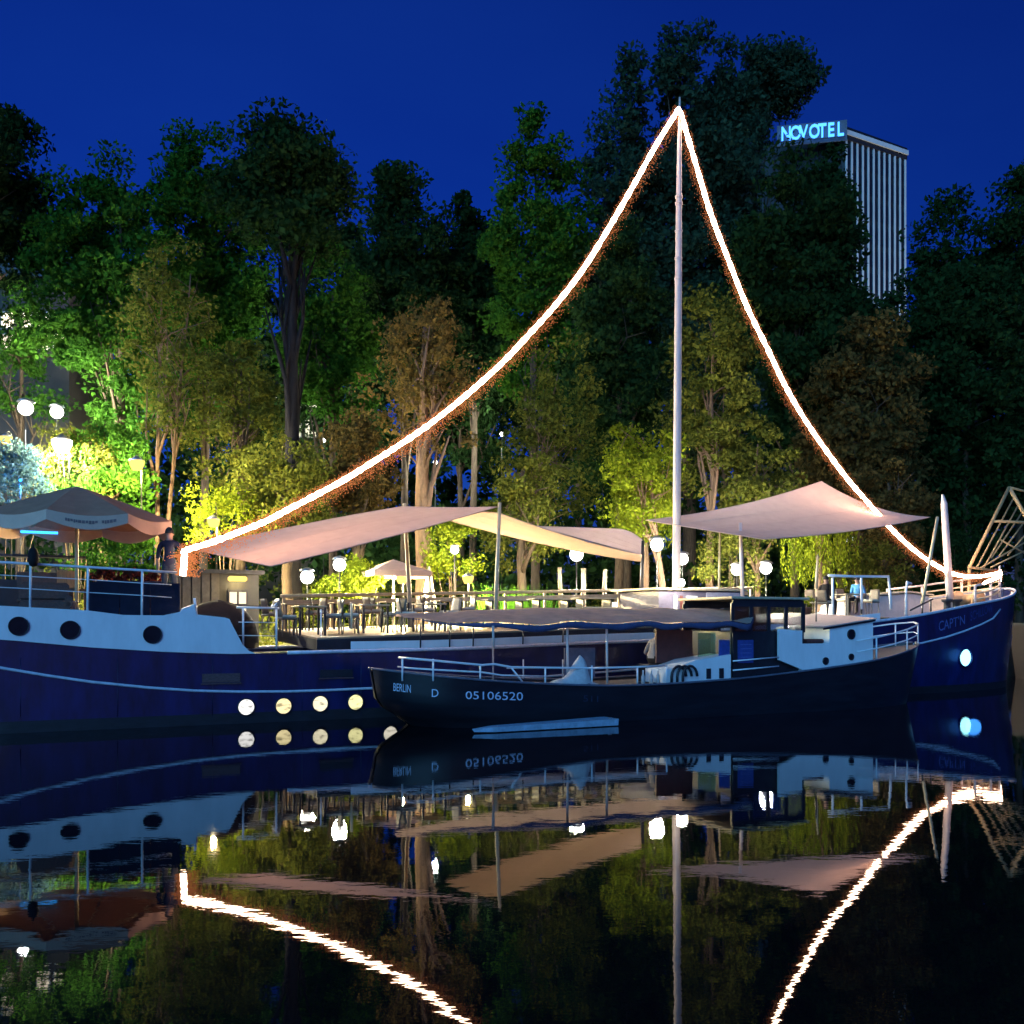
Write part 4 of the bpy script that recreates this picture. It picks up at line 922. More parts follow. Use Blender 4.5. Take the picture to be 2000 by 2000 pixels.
# cloth-covered fin and bundle amidships
q = L(1118, 1338, -3.2)
fn_ = MB(); fn_.grid(13, 9, lambda a, b: (q.x-0.62+1.15*a, q.y-0.1+0.5*(b-.5), sh2(q.x)+0.02+(0.20*math.sin(a*math.pi)**.7+0.50*(max(0, min(1, (a-.40)/.25))**0.8*max(0, min(1, (.80-a)/.06))))*math.sin(b*math.pi)**.5+0.02*math.sin(a*19)))
o = in_frame(fn_.build('covered_outboard', M_cloth, None, True)); tag(o, 'grey cloth cover with a fin shaped hump on the black boat', 'cover')
for k, px in enumerate((1256, 1272, 1285)):
    q = L(px, 1312, -2.9); t = frame_thing('deck_bottle', ['pale bottle in the clutter left of the hoses, leftmost', 'pale bottle in the clutter left of the hoses, middle one', 'pale bottle in the clutter left of the hoses, nearest the hoses'][k], 'bottle', q.x, q.y, sh2(q.x)-.04)
    MB().lathe((0, 0, 0), [(0.05, 0), (0.05, 0.2), (0.02, 0.27), (0.02, 0.33)], 10).build('body', M_cloth, t, True); MB().lathe((0, 0, 0.33), [(0.022, 0), (0.022, 0.03)], 8).build('cap', M_white, t, True)
# person under the awning
u, _ = uz(1272, 1260, -1.9)
J, E, rd = skeleton(False, onlap, onlap, 0.35)
person('person in a grey shirt seated under the awning of the black boat', bw(u, -1.9, sh2(u)-.05), ANG+0.2, J, E, rd, dict(top=M_greycl, legs=M_blackcl, skin=M_skin, shoe=M_dark), 1.0)
t = frame_thing('deck_box', 'dark box seat under the person in the grey shirt', 'box', u, -1.95, sh2(u)-.055)
MB().box((0, 0, 0.21), (0.6, 0.5, 0.42), bev=0.02).build('chest', M_dark, t); MB().box((0, 0, 0.44), (0.64, 0.54, 0.04), bev=0.01).build('lid', M_dark, t)
# the low pale float
a, b = L(926, 1411, -4.35), L(1194, 1404, -4.1)
ft = frame_thing('work_float', 'low pale blue float lying in the water beside the black hull', 'float')
MB().add([(a.x, a.y, 0.03), (a.x+.5, a.y-.12, 0.02), (b.x, b.y-.3, 0.02), (b.x, b.y+.3, 0.02), (a.x+.5, a.y+.2, 0.02), (a.x-.05, a.y, 0.10), (a.x+.5, a.y-.14, 0.13), (b.x, b.y-.32, 0.17), (b.x, b.y+.32, 0.17), (a.x+.5, a.y+.22, 0.13)],
         [(0, 1, 6, 5), (1, 2, 7, 6), (2, 3, 8, 7), (3, 4, 9, 8), (4, 0, 5, 9), (5, 6, 7, 8, 9), (4, 3, 2, 1, 0)]).build('deck_board', M_float, ft)
MB().tube([(b.x-.2, b.y-.2, .16), (b.x-.2, b.y-.2, .19), (b.x-.12, b.y-.2, .19), (b.x-.12, b.y-.2, .16)], 0.012, 6).build('mooring_ring', M_metal, ft, True)

# ================================================================== RIGHT EDGE: neighbouring boat with timber frame
nu = L(1985, 1330, 4.0)
NB = frame_thing('brown_houseboat', 'dark brown houseboat cut by the right edge, behind the bow', 'boat', 40.0, 3.2, 0)
MB().add([(-1.2, -2.0, -.4), (10, -2.2, -.4), (10, 2.2, -.4), (-1.2, 2.0, -.4), (-1.6, -2.1, 2.3), (10, -2.3, 2.1), (10, 2.3, 2.1), (-1.6, 2.1, 2.3)], [(3, 2, 1, 0), (4, 5, 6, 7), (0, 1, 5, 4), (1, 2, 6, 5), (2, 3, 7, 6), (3, 0, 4, 7)]).build('hull', mat('brown_hull', (0.014, 0.007, 0.006), 0.6, var=0.3), NB)
MB().box((4.3, 0, 2.35), (11.6, 4.5, 0.1)).build('gunwale', M_dark, NB)
MB().grid(14, 8, lambda a, b: (-0.2+9*b, -1.9*math.cos(math.pi*a), 2.42+1.35*math.sin(math.pi*a)**.7*(0.75+.25*math.sin(b*3)))).build('dark_cover', M_blackcl, NB, True, .02)
for z in (0.55, 1.35): MB().box((-1.42, -0.2, z), (0.1, 2.6, 0.22)).build('fender_board', mat('old_board', (0.2, 0.19, 0.17), 0.8), NB)
AF = frame_thing('gable_truss', 'open timber gable frame at the right edge above the bow', 'frame')
ap = L(1971, 952, 4.0); lf = L(1893, 1108, 4.0)
M_gold = mat('golden_timber', (0.50, 0.30, 0.13), 0.6, var=.25)
def fr_(p0, p1, r, name='rafter', m=M_gold): MB().tube([p0, p1], r, 6).build(name, m, AF, True)
fr_(ap, lf, 0.07); fr_(ap, L(2060, 1108, 4.0), 0.08)
cb0, cb1 = L(1938, 1018, 4.0), L(2060, 1022, 4.0); fr_(cb0, cb1, 0.06, 'tie_beam')
for k, (p0, p1) in enumerate((((1979, 974), (1906, 1112)), ((1987, 990), (1920, 1112)), ((1995, 1003), (1936, 1090)), ((2003, 1016), (1952, 1085)), ((2015, 1030), (1968, 1085)))):
    fr_(L(*p0, 4.6), L(*p1, 4.6), 0.035)
for p0, p1 in (((1910, 1112), (2010, 1055)), ((1935, 1108), (2010, 1072)), ((1955, 1055), (2010, 1085))): fr_(L(*p0, 4.3), L(*p1, 4.3), 0.035, 'brace')
for px in (1893, 2060):
    p = L(px, 1108, 4.0); fr_(p, Vector((p.x, 4.0, 2.4)), 0.07, 'post')
for p0 in ((1971, 952), (1893, 1108)):
    p = L(*p0, 4.0); fr_(p, p+Vector((3.0, 0.6, -0.1)), 0.05, 'purlin')

# ================================================================== LAMPS
LAMP = 30.0
M_lamppost = mat('lamp_post_iron', (0.02, 0.022, 0.02), 0.6)
def glob_lamp(px, py, Z, watt, label, r=0.13, col=(1, 0.93, 0.74), shade=True, group='white globe lamps along the quay', gm=None):
    p = Wd(px, py, Z); gz = max(ground_z(p), 0.0)
    t = empty('globe_lamp', (p.x, p.y, gz)); tag(t, label, 'lamp', group)
    h = p.z-gz
    MB().tube([(0, 0, 0), (0, 0, h-r)], [0.035, 0.018], 8).build('post', M_lamppost, t, True)
    MB().lathe((0, 0, h), [(0.0, -r), (r*.5, -r*.87), (r*.87, -r*.5), (r, 0), (r*.87, r*.5), (r*.5, r*.87), (0, r)], 16).build('globe', gm or M_globe, t, True)
    if shade: MB().lathe((0, 0, h), [(r*.25, r*1.35), (r*.9, r*1.12), (r*1.15, r*.8), (r*1.10, r*.8), (r*.85, r*1.05)], 16).build('cap', M_metal, t, True)
    point('bulb', (0, 0, h), watt*LAMP, col, r*1.03, t)
def lantern(px, py, Z, watt, label, s=0.22, gz=None, col=(1, 0.80, 0.36), white=False, group='yellow lanterns of the garden'):
    p = Wd(px, py, Z); gz = max(ground_z(p), 0) if gz is None else gz
    t = empty('lantern', (p.x, p.y, gz)); tag(t, label, 'lantern', group); h = p.z-gz
    MB().tube([(0, s*1.5, 0), (0, s*1.5, h+s*1.2), (0, s*.8, h+s*1.5), (0, 0, h+s*1.2)], [0.04, 0.025, 0.02, 0.015], 8).build('post', M_lamppost, t, True)
    MB().lathe((0, 0, h), [(0.0, -s*.55), (s*.55, -s*.55), (s*.85, s*.1), (s*.9, s*.55), (0, s*.55)], 14).build('glass_bowl', M_globe if white else M_lantern, t, True)
    MB().lathe((0, 0, h), [(s*.95, s*.58), (s*.6, s*.8), (s*.15, s*1.15), (0, s*1.2)], 14).build('hood', M_metal, t, True)
    point('bulb', (0, 0, h-s*0.75), watt*LAMP, col, 0.08, t)
glob_lamp(471, 1140, 31.0, 160, 'white globe lamp in front of the small kiosk window', 0.20)
glob_lamp(600, 1127, 31, 420, 'white globe lamp under the low edge of the long pink sail', 0.22)
glob_lamp(663, 1103, 31.5, 420, 'white globe lamp under the middle of the long pink sail', 0.21)
glob_lamp(888, 1074, 37, 360, 'white globe lamp in yellow leaves above a lantern', 0.16)
glob_lamp(1126, 1083, 35.5, 700, 'white globe lamp under the narrow beige sail', 0.25)
glob_lamp(1283, 1064, 37, 800, 'white globe lamp just left of the mast', 0.25)
glob_lamp(1333, 1092, 36.5, 700, 'white globe lamp just right of the mast', 0.22)
glob_lamp(1439, 1113, 38, 700, 'white globe lamp behind the stout grey pole', 0.22)
glob_lamp(1496, 1110, 39, 900, 'white globe lamp left of the bright willow', 0.24)
lantern(785, 1133, 33, 260, 'yellow lantern beside the pale pole, left of the folded parasol')
lantern(914, 1133, 33.7, 170, 'yellow lantern right of the folded parasol')
lantern(417, 1022, 37.5, 220, 'yellow lantern among leaves above the stern end of the pink sail', 0.27)
lantern(267, 909, 37.5, 330, 'yellow lantern high beside the slender twin trunks', 0.32)
lantern(12, 860, 37.5, 120, 'small yellow lantern at the left edge', 0.25)
lantern(121, 872, 38.5, 330, 'bright white lantern below the two white street lamps', 0.42, col=(1, 0.95, 0.75), white=True)
glob_lamp(50, 797, 44, 2600, 'tall white street lamp nearest the left edge', 0.33, (1, 0.97, 0.80), group='tall street lamps on the left')
glob_lamp(111, 805, 46, 2200, 'tall white street lamp, right one of the pair on the left', 0.30, (1, 0.97, 0.80), group='tall street lamps on the left')
glob_lamp(40, 938, 33.6, 300, 'small blue lamp in the bush at the left edge', 0.05, (0.02, 0.28, 1.0), False, 'blue lamps', M_blueled)
_u, _z = uz(1331, 1124, 1.2)
t = frame_thing('bare_bulb', 'bare white bulb on the deckhouse roof edge above the awning', 'lamp', _u, 1.2, 3.36)
MB().tube([(0, 0.45, 0.02), (0, 0, 0.0), (0, 0, .12)], .02, 8).build('socket', M_dark, t, True)
MB().lathe((0, 0, .24), [(0, -.13), (.07, -.11), (.12, 0), (.08, .1), (0, .13)], 14).build('bulb_glass', M_globe, t, True)
point('bulb', (0, 0, .24), 1300, (1, .90, .68), .135, t)
for k, (px, py, Z, wv, lb) in enumerate(((573, 862, 58, 900, 'distant white lamp left of the dark trunk foot'), (632, 860, 60, 700, 'distant white lamp right of the dark trunk foot'), (1177, 706, 66, 700, 'pale cyan lamp glimpsed high in the dark trees left of the mast'), (980, 848, 60, 400, 'distant white lamp between thin branches left of centre'), (850, 903, 58, 400, 'distant white lamp below the long rope light'), (1455, 440, 75, 250, 'tiny white light in the dark crown right of the mast'))):
    glob_lamp(px, py, Z, wv, lb, 0.13 if k < 5 else 0.10, (0.95, 1.0, 0.85), False, group='distant lamps behind the trees')

# ================================================================== QUAY TERRACE THINGS
t = frame_thing('folded_parasol', 'white folded parasol on the terrace between the two yellow lanterns', 'parasol', *[uz(838, 1165, 7.4)[0], 7.4, QZ+.03])
hz = uz(838, 1108, 7.4)[1]-QZ
MB().lathe((0, 0, 0), [(0.03, hz), (0.10, hz*.85), (0.26, hz*.52), (0.22, hz*.42), (0.24, hz*.40), (0.18, hz*.33), (0.0, hz*.33)], 10).build('cover', M_cush, t, True)
MB().tube([(0, 0, 0), (0, 0, hz*.5)], 0.04, 8).build('pole', M_palewood, t, True)
t = frame_thing('beige_parasol', 'open beige parasol left of the yellow lantern and pale pole', 'parasol', *[uz(768, 1150, 8.2)[0], 8.2, QZ+.03])
pz_ = uz(768, 1095, 8.2)[1]-QZ
MB().add([(-1.0, -1.0, pz_-.42), (1.0, -1.0, pz_-.42), (1.0, 1.0, pz_-.42), (-1.0, 1.0, pz_-.42), (0, 0, pz_)], [(0, 1, 4), (1, 2, 4), (2, 3, 4), (3, 0, 4)]).build('canopy', M_val, t, False, .02)
MB().add([(x, y, z) for z in (pz_-.43, pz_-.60) for x, y in ((-1, -1), (1, -1), (1, 1), (-1, 1))], [(0, 1, 5, 4), (1, 2, 6, 5), (2, 3, 7, 6), (3, 0, 4, 7)]).build('valance', M_val, t, False, .02)
MB().tube([(0, 0, 0), (0, 0, pz_-.02)], 0.04, 8).build('pole', M_palewood, t, True)
ku = uz(425, 1150, 8.5)[0]
t = frame_thing('kiosk', 'small kiosk with a lit four pane window behind the stern', 'kiosk', ku, 8.6, QZ+.03)
MB().box((-.2, 0, 1.15), (2.6, 2.0, 2.3)).build('wall', mat('kiosk_wall', (0.05, 0.042, 0.032), 0.8), t); MB().box((-.2, 0, 2.37), (2.9, 2.3, 0.12)).build('roof', mat('kiosk_roof', (.06, .05, .04), .8), t)
wn = MB().box((0.45, -1.02, 1.35), (0.6, 0.04, 0.95)).build('window_frame', M_dark, t)
for x in (-.14, .14):
    for z in (-.23, .22): MB().box((0.45+x, -1.045, 1.35+z), (0.22, 0.012, 0.36)).build('pane', M_litwin, wn)
for k in range(5): MB().box((-1.35+k*0.28, -1.04, 1.2), (0.24, 0.05, 2.3)).build('board', mat('kiosk_board', (.13, .10, .065), .8, var=.3), t)
kl = MB().box((0.4, -1.25, 2.15), (0.55, 0.2, 0.16), bev=.04).build('awning_lamp', M_lantern, t); point('awning_lamp_bulb', (0.4, -1.3, 1.98), 30, (1, .8, .35), .06, t)
M_timber = mat('weathered_timber', (0.14, 0.11, 0.07), 0.8, var=0.3, scale=8, streak=(1, 1, 0.3))
for k, (px, pb, tl, lb) in enumerate(((1093, 1108, 5, 'leaning pale timber on the terrace, leftmost'), (1140, 1110, 0, 'white flared pedestal on the terrace behind the long tables'), (1182, 1112, -5, 'leaning pale timber on the terrace left of the cream chest'))):
    u, z = uz(px, pb, 7.6); o = in_frame(MB().tube([(u+tl*.04, 7.6, QZ+.03), (u+tl*.01, 7.6, (z+QZ)/2), (u, 7.6, z)], [0.16 if k == 1 else .09, .09, .10 if k == 1 else .075], 10).build('timber_post', M_timber, None, True)); tag(o, lb, 'post', 'posts on the terrace')
u, z = uz(1228, 1160, 6.9); t = frame_thing('cream_chest', 'cream chest on the terrace left of the dark pole', 'chest', u, 7.2, QZ+.03)
MB().box((0, 0, 0.75), (0.75, 0.6, 1.5), bev=.04).build('body', M_cush, t); MB().box((0, 0, 1.53), (0.8, 0.65, 0.08), bev=.03).build('lid', M_cush, t)
for k, px in enumerate((1000, 1090, 1165)):
    u, _ = uz(px, 1165, 8.6); t = frame_thing('terrace_bench', 'pale bench on the terrace behind the barge, '+['left one', 'middle one', 'right one'][k], 'bench', u, 8.6, QZ+.03, group='terrace benches')
    MB().box((0, 0, .45), (1.5, .4, .05), bev=.01).build('seat', M_palewood, t); MB().box((0, .2, .75), (1.5, .05, .3), bev=.01).build('backrest', M_palewood, t)
    for x in (-.6, .6): MB().box((x, 0, .21), (.06, .36, .42)).build('leg', M_dark, t)

# ================================================================== TREES
def tree(name, label, px, top, bottom, hw, Z, leaf, clumps=90, per=110, size=0.26, bark=M_bark, tr=0.28, base_px=None, seed=0, cr=1.25, lean=0.0, group=None, droop=0.0, limbs=15, forks=1, depth=1.0, flat=0.75):
    gr = np.random.default_rng(seed+100); rr = random.Random(seed)
    pc = Wd(px, (top+bottom)/2, Z); pt = Wd(px, top, Z); pb = Wd(px, bottom, Z); rx = hw/FPX*Z
    bx = Wd(base_px if base_px is not None else px, 1150, Z).x; by = Z
    gz = ground_z((bx, by, 0))-0.1
    t = empty(name, (bx, by, gz)); tag(t, label, 'tree', group)
    cz = (pt.z+pb.z)/2-gz; rz_ = (pt.z-pb.z)/2; cx = pc.x-bx
    # crown clumps
    cents = []; rads = []
    while len(cents) < clumps:
        d = gr.normal(size=3); d /= np.linalg.norm(d); q_ = gr.random()**0.42
        n_ = 1+0.42*noise.noise(Vector(d)*2.1+Vector((seed*3.7, 0, 0)))
        p = d*min(1.02, q_*n_)*np.array([rx-cr*.5, (rx*depth)-cr*.5, rz_-cr*.35]); p[0] *= (1.0-0.25*max(0, p[2]/rz_))
        cents.append((cx+p[0], p[1], cz+p[2])); rads.append(cr*rr.uniform(.38, 1.10))
    quads_obj('crown', leaves_np(cents, rads, int(per*2.1), size*1.04, flat, droop, gr=gr), leaf, t)
    # trunk and limbs
    tb = MB(); H = cz+rz_*0.55
    for f in range(forks):
        off = (f-(forks-1)/2)
        pts = []; rs = []
        for k in range(9):
            q_ = k/8; pts.append((off*(0.12+q_*1.1)+cx*q_**1.5+0.25*noise.noise((q_*3, seed+f, 2))*(q_ > 0), 0.3*noise.noise((q_*3, seed+f, 7)), H*q_)); rs.append(tr*(1-0.8*q_)*(1.25 if k == 0 else 1)/(1+.35*(forks-1)))
        tb.tube(pts, rs, 9)
        for k in range(limbs):
            s_ = rr.uniform(.32, .95); i = min(7, int(s_*8)); p0 = Vector(pts[i]).lerp(Vector(pts[i+1]), s_*8-i)
            tgt = Vector(cents[rr.randrange(len(cents))])
            if tgt.z < p0.z: tgt.z = p0.z+rr.uniform(.3, 1.2)
            if (tgt-p0).length > rx*1.6: tgt = p0.lerp(tgt, .6)
            mid = p0.lerp(tgt, .5)+Vector((rr.uniform(-.3, .3), rr.uniform(-.3, .3), rr.uniform(0, .5)))
            r0 = tr*(1-0.8*s_)*.65
            tb.tube([p0, p0.lerp(mid, .5)+Vector((0, 0, .1)), mid, tgt], [r0, r0*.75, r0*.5, r0*.15], 6)
            for _ in range(2):
                t2_ = Vector(cents[rr.randrange(len(cents))]); t2_ = mid.lerp(t2_, min(1, 1.8/max(.1, (t2_-mid).length)))
                tb.tube([mid, mid.lerp(t2_, .5)+Vector((0, 0, .1)), t2_], [r0*.4, r0*.28, r0*.1], 5)
    tb.build('trunk', bark, t, True)
    return t
BT = 'tall trees behind the quay'
tree('linden_tree', 'dark green tree at the left edge, reaching above the street lamps', -45, 165, 600, 190, 50, LF['dark'], 130, 110, .28, seed=1, cr=1.5, group=BT)
tree('linden_tree', 'bright green tree above the street lamps on the left', 235, 290, 880, 190, 49, LF['green'], 170, 115, .25, seed=2, cr=1.3, group=BT)
tree('linden_tree', 'dark green tree between the bright green one and the black trunk', 400, 228, 860, 140, 56, LF['green'], 130, 115, .28, seed=13, cr=1.5, group=BT)
tree('oak_tree', 'tall dark tree with a thick black trunk left of centre', 570, 236, 520, 160, 42, LF['dark'], 100, 105, .25, M_darkbark, .46, 572, seed=3, cr=1.4, group=BT, limbs=14)
tree('oak_tree', 'dark round crowned tree right of the thick black trunk', 790, 290, 800, 125, 58, LF['dark'], 110, 110, .30, seed=4, cr=1.6, group=BT)
tree('linden_tree', 'lower dark tree in the skyline gap left of the rope light', 925, 345, 800, 95, 62, LF['dark'], 80, 100, .32, seed=5, cr=1.6, group=BT)
tree('linden_tree', 'green tree with a thin pale top just left of the rope light', 1045, 198, 800, 130, 54, LF['green'], 120, 100, .26, seed=6, cr=1.2, group=BT)
tree('poplar_tree', 'tallest tree with broad grey green crown behind the masthead', 1345, 60, 960, 178, 62, LF['blue'], 200, 115, .33, seed=7, cr=1.9, tr=.5, group=BT)
tree('poplar_tree', 'grey green crown leaning out above the blue rooftop sign', 1500, 88, 236, 105, 66, LF['blue'], 60, 110, .30, tr=.25, base_px=1430, seed=35, cr=1.5, group=BT)
tree('poplar_tree', 'tall grey green tree close right of the masthead', 1415, 72, 520, 100, 64, LF['blue'], 90, 110, .30, tr=.3, seed=38, cr=1.7, group=BT)
tree('poplar_tree', 'tall grey green tree left of the masthead', 1225, 108, 900, 125, 60, LF['blue'], 130, 105, .31, seed=14, cr=1.6, group=BT)
tree('oak_tree', 'very dark tree in front of the hotel tower', 1555, 292, 900, 160, 57, LF['dark'], 160, 120, .32, seed=8, cr=1.6, group=BT)
tree('oak_tree', 'dark tree hiding the left face of the hotel tower', 1618, 272, 760, 78, 60, LF['dark'], 80, 120, .30, seed=36, cr=1.4, group=BT)
tree('oak_tree', 'lower dark tree below the hotel tower', 1640, 545, 1050, 170, 59, LF['dark'], 130, 115, .32, seed=15, cr=1.7, group=BT)
tree('oak_tree', 'dark rounded tree at the foot of the hotel tower', 1735, 560, 980, 95, 60, LF['dark'], 80, 110, .30, seed=39, cr=1.6, group=BT)
tree('ash_tree', 'dark thin crowned tree between the tower and the right edge', 1850, 385, 900, 125, 64, LF['dark'], 95, 95, .33, seed=9, cr=1.6, group=BT)
tree('ash_tree', 'tall dark tree rising at the right edge', 1990, 285, 900, 125, 62, LF['dark'], 110, 110, .33, seed=10, cr=1.6, group=BT)
tree('yew_tree', 'near black tree mass low at the right, beyond the bow', 1890, 470, 1150, 175, 58, LF['dark'], 180, 120, .32, seed=11, cr=1.7, group=BT)
tree('oak_tree', 'broad brownish dark tree above the wide pink sail', 1680, 580, 1080, 145, 52, LF['brown'], 120, 110, .27, seed=12, cr=1.4, group=BT)
tree('beech_tree', 'shadowy tree behind the street lamps, far left background', 90, 420, 950, 190, 74, LF['dark'], 130, 110, .34, seed=16, cr=1.8, group=BT)
tree('beech_tree', 'shadowy tree filling the gap left of the thick black trunk', 430, 430, 950, 190, 66, LF['dark'], 130, 110, .34, seed=17, cr=1.8, group=BT)
tree('beech_tree', 'shadowy tree filling the gap right of the thick black trunk', 690, 410, 950, 170, 68, LF['dark'], 120, 110, .34, seed=18, cr=1.8, group=BT)
tree('beech_tree', 'shadowy tree below the sagging part of the long rope light', 900, 480, 980, 180, 68, LF['dark'], 130, 110, .34, seed=19, cr=1.8, group=BT)
tree('beech_tree', 'shadowy tree between the rope light and the mast, far back', 1130, 390, 980, 170, 68, LF['dark'], 130, 110, .34, seed=34, cr=1.8, group=BT)
MT = 'smaller trees along the quay'
tree('maple_tree', 'thin leafed tree in front of the lit house at the left edge', 40, 560, 830, 120, 53, LF['green'], 46, 55, .22, seed=37, cr=1.2, group=MT, limbs=14)
tree('birch_tree', 'slender tree with twin pale trunks behind the parasol', 345, 420, 930, 125, 43, LF['olive'], 60, 52, .17, M_palebark, .17, 312, seed=20, cr=1.0, group=MT, forks=2)
tree('hawthorn_tree', 'bushy olive tree left of the thick black trunk', 470, 640, 1000, 115, 44, LF['olive'], 62, 75, .18, seed=21, cr=1.0, group=MT)
tree('maple_tree', 'green tree behind the thick black trunk', 650, 480, 880, 120, 53, LF['green'], 80, 100, .26, seed=22, cr=1.3, group=MT)
tree('maple_tree', 'brown lit tree with a reddish trunk under the long rope light', 830, 555, 930, 145, 38.5, LF['brown'], 62, 48, .17, M_palebark, .44, 826, seed=23, cr=1.0, group=MT, limbs=14)
tree('alder_tree', 'thin dark tree between the long rope light and the mast', 1090, 640, 1040, 120, 46, LF['olive'], 55, 60, .19, M_palebark, .14, 1010, seed=24, cr=1.1, group=MT)
tree('oak_tree', 'dark leafy tree inside the angle of the rope lights', 1210, 430, 980, 125, 51, LF['dark'], 120, 110, .27, seed=25, cr=1.4, group=MT)
tree('robinia_tree', 'yellow green tree right behind the mast', 1395, 520, 1010, 125, 44, LF['olive'], 75, 70, .20, M_palebark, .22, 1385, seed=26, cr=1.0, group=MT, limbs=12)
tree('robinia_tree', 'low bright yellow green tree at the foot of the mast', 1255, 790, 1075, 100, 41, LF['yellow'], 42, 75, .17, M_palebark, .18, 1300, seed=27, cr=.85, group=MT)
tree('elder_tree', 'low yellow green tree right of the mast above the wide sail', 1480, 800, 1100, 100, 43.5, LF['olive'], 48, 75, .18, M_palebark, .16, 1480, seed=28, cr=.9, group=MT)
tree('elder_tree', 'dim bushy tree right of the bright willow', 1735, 880, 1160, 100, 47, LF['brown'], 60, 90, .2, seed=29, cr=1.0, group=MT)
tree('elder_tree', 'dim green tree behind the reed clump in the middle', 1020, 860, 1130, 105, 42, LF['olive'], 46, 65, .17, seed=30, cr=.9, group=MT, limbs=12)
tree('elder_tree', 'leafy low tree behind the parasol at the left', 200, 800, 1060, 120, 41, LF['green'], 75, 95, .18, seed=31, cr=.9, group=MT)
tree('elder_tree', 'olive low tree above the kiosk', 560, 850, 1080, 110, 40.5, LF['olive'], 70, 95, .17, seed=32, cr=.9, group=MT)
tree('elder_tree', 'dim low tree left of the reddish trunk', 700, 800, 1060, 90, 42.5, LF['brown'], 55, 90, .18, seed=33, cr=.9, group=MT)
# willow with hanging strands
def willow(px, top, bottom, hw, Z, label, seed):
    gr = np.random.default_rng(seed); p0 = Wd(px, top, Z); gz = ground_z(p0)-.1; t = empty('willow_tree', (p0.x, Z, gz)); tag(t, label, 'tree', MT)
    zt, zb_ = p0.z-gz, Wd(px, bottom, Z).z-gz; rx = hw/FPX*Z; vs = []
    for k in range(170):
        a = gr.random()*6.283; r = rx*gr.random()**.5; x, y = r*math.cos(a), r*math.sin(a); z1 = zt-0.35*(r/rx)**2*(zt-zb_)*.6; z0 = zb_+gr.random()*(zt-zb_)*.4
        m = int((z1-z0)/.085); zz = np.linspace(z0, z1, m)+gr.normal(size=m)*.03
        px_ = x+gr.normal(size=m)*.05+.06*np.sin(zz*2+k); py_ = y+gr.normal(size=m)*.05
        p = np.stack([px_, py_, zz], 1); a_ = np.stack([gr.normal(size=m)*.35, gr.normal(size=m)*.35, -np.ones(m)], 1); a_ /= np.linalg.norm(a_, axis=1)[:, None]
        b_ = np.cross(a_, gr.normal(size=(m, 3))); b_ /= np.linalg.norm(b_, axis=1)[:, None]; s = .17
        v = np.empty((m, 4, 3)); v[:, 0] = p-a_*s*.5; v[:, 1] = p+b_*s*.16; v[:, 2] = p+a_*s*.5; v[:, 3] = p-b_*s*.16; vs.append(v.reshape(-1, 3))
    quads_obj('crown', np.concatenate(vs), LF['yellow'], t)
    tb = MB(); tb.tube([(0, 0, 0), (.1, 0, zt*.5), (0, .1, zt*.9)], [.25, .2, .1], 9)
    for k in range(8):
        a = k*.785; tb.tube([(.05, 0, zt*.7), (rx*.4*math.cos(a), rx*.4*math.sin(a), zt*.97), (rx*.8*math.cos(a), rx*.8*math.sin(a), zt*.86)], [.08, .05, .02], 6)
    tb.build('trunk', M_palebark, t, True)
willow(1598, 985, 1150, 75, 41, 'bright green weeping willow hanging below the wide pink sail', 50)
willow(1255, 930, 1075, 60, 43, 'pale green weeping willow strands behind the left foot of the mast', 51)

def shrub(name, label, px, top, bottom, hw, Z, leaf, n=26, per=90, size=.13, cr=.45, seed=0, group='shrubs along the terrace'):
    gr = np.random.default_rng(seed); p0 = Wd(px, bottom, Z); gz = ground_z(p0); t = empty(name, (p0.x, Z, gz)); tag(t, label, 'shrub', group)
    zt, zb_ = Wd(px, top, Z).z-gz, max(0.05, p0.z-gz); rx = hw/FPX*Z
    ce = [(gr.uniform(-1, 1)*rx, gr.uniform(-1, 1)*rx*.7, zb_+(zt-zb_)*gr.random()**.8*(1-.0)) for _ in range(n)]
    ce = [(x*(1-.45*max(0, (z-zb_)/(zt-zb_))), y, z) for x, y, z in ce]
    quads_obj('foliage', leaves_np(ce, [cr]*n, per, size, .9, gr=gr), leaf, t)
    sb = MB()
    for k in range(6): q_ = Vector(ce[k]); sb.tube([(q_.x*.2, q_.y*.2, 0), q_*.5, q_], [.035, .025, .01], 5)
    sb.build('stem', M_bark, t, True)
shrub('hedge_shrub', 'yellow green shrub around the lantern above the kiosk', 440, 965, 1075, 85, 40, LF['yellow'], 34, 100, .15, .55, 61)
shrub('hedge_shrub', 'yellow green shrub between folded parasol and beige sail', 885, 1010, 1120, 62, 38, LF['yellow'], 30, 100, .16, .5, 62)
shrub('hedge_shrub', 'bright yellow green shrub right of the second globe lamp', 705, 1100, 1172, 48, 33.5, LF['yellow'], 26, 100, .13, .38, 63)
shrub('hedge_shrub', 'small light green shrub below the globe lamps', 643, 1135, 1175, 26, 33, LF['yellow'], 16, 90, .11, .3, 64)
shrub('hedge_shrub', 'green shrub under the parasol edge at the stern', 225, 1020, 1110, 80, 33, LF['green'], 34, 100, .14, .5, 65)
shrub('hedge_shrub', 'blue lit bush at the left edge above the parasol', 5, 870, 1010, 80, 36, LF['bluelit'], 46, 110, .16, .6, 66)
shrub('hedge_shrub', 'pale lit shrub below the white street lamps', 150, 840, 980, 75, 40, LF['olive'], 34, 90, .15, .5, 67)
shrub('hedge_shrub', 'dim olive shrub right of the willow behind the deck', 1700, 1070, 1170, 70, 43, LF['olive'], 34, 90, .15, .5, 68)
shrub('hedge_shrub', 'leafy shrub behind the lamps right of the mast', 1420, 1040, 1140, 75, 42, LF['olive'], 30, 80, .14, .5, 69)
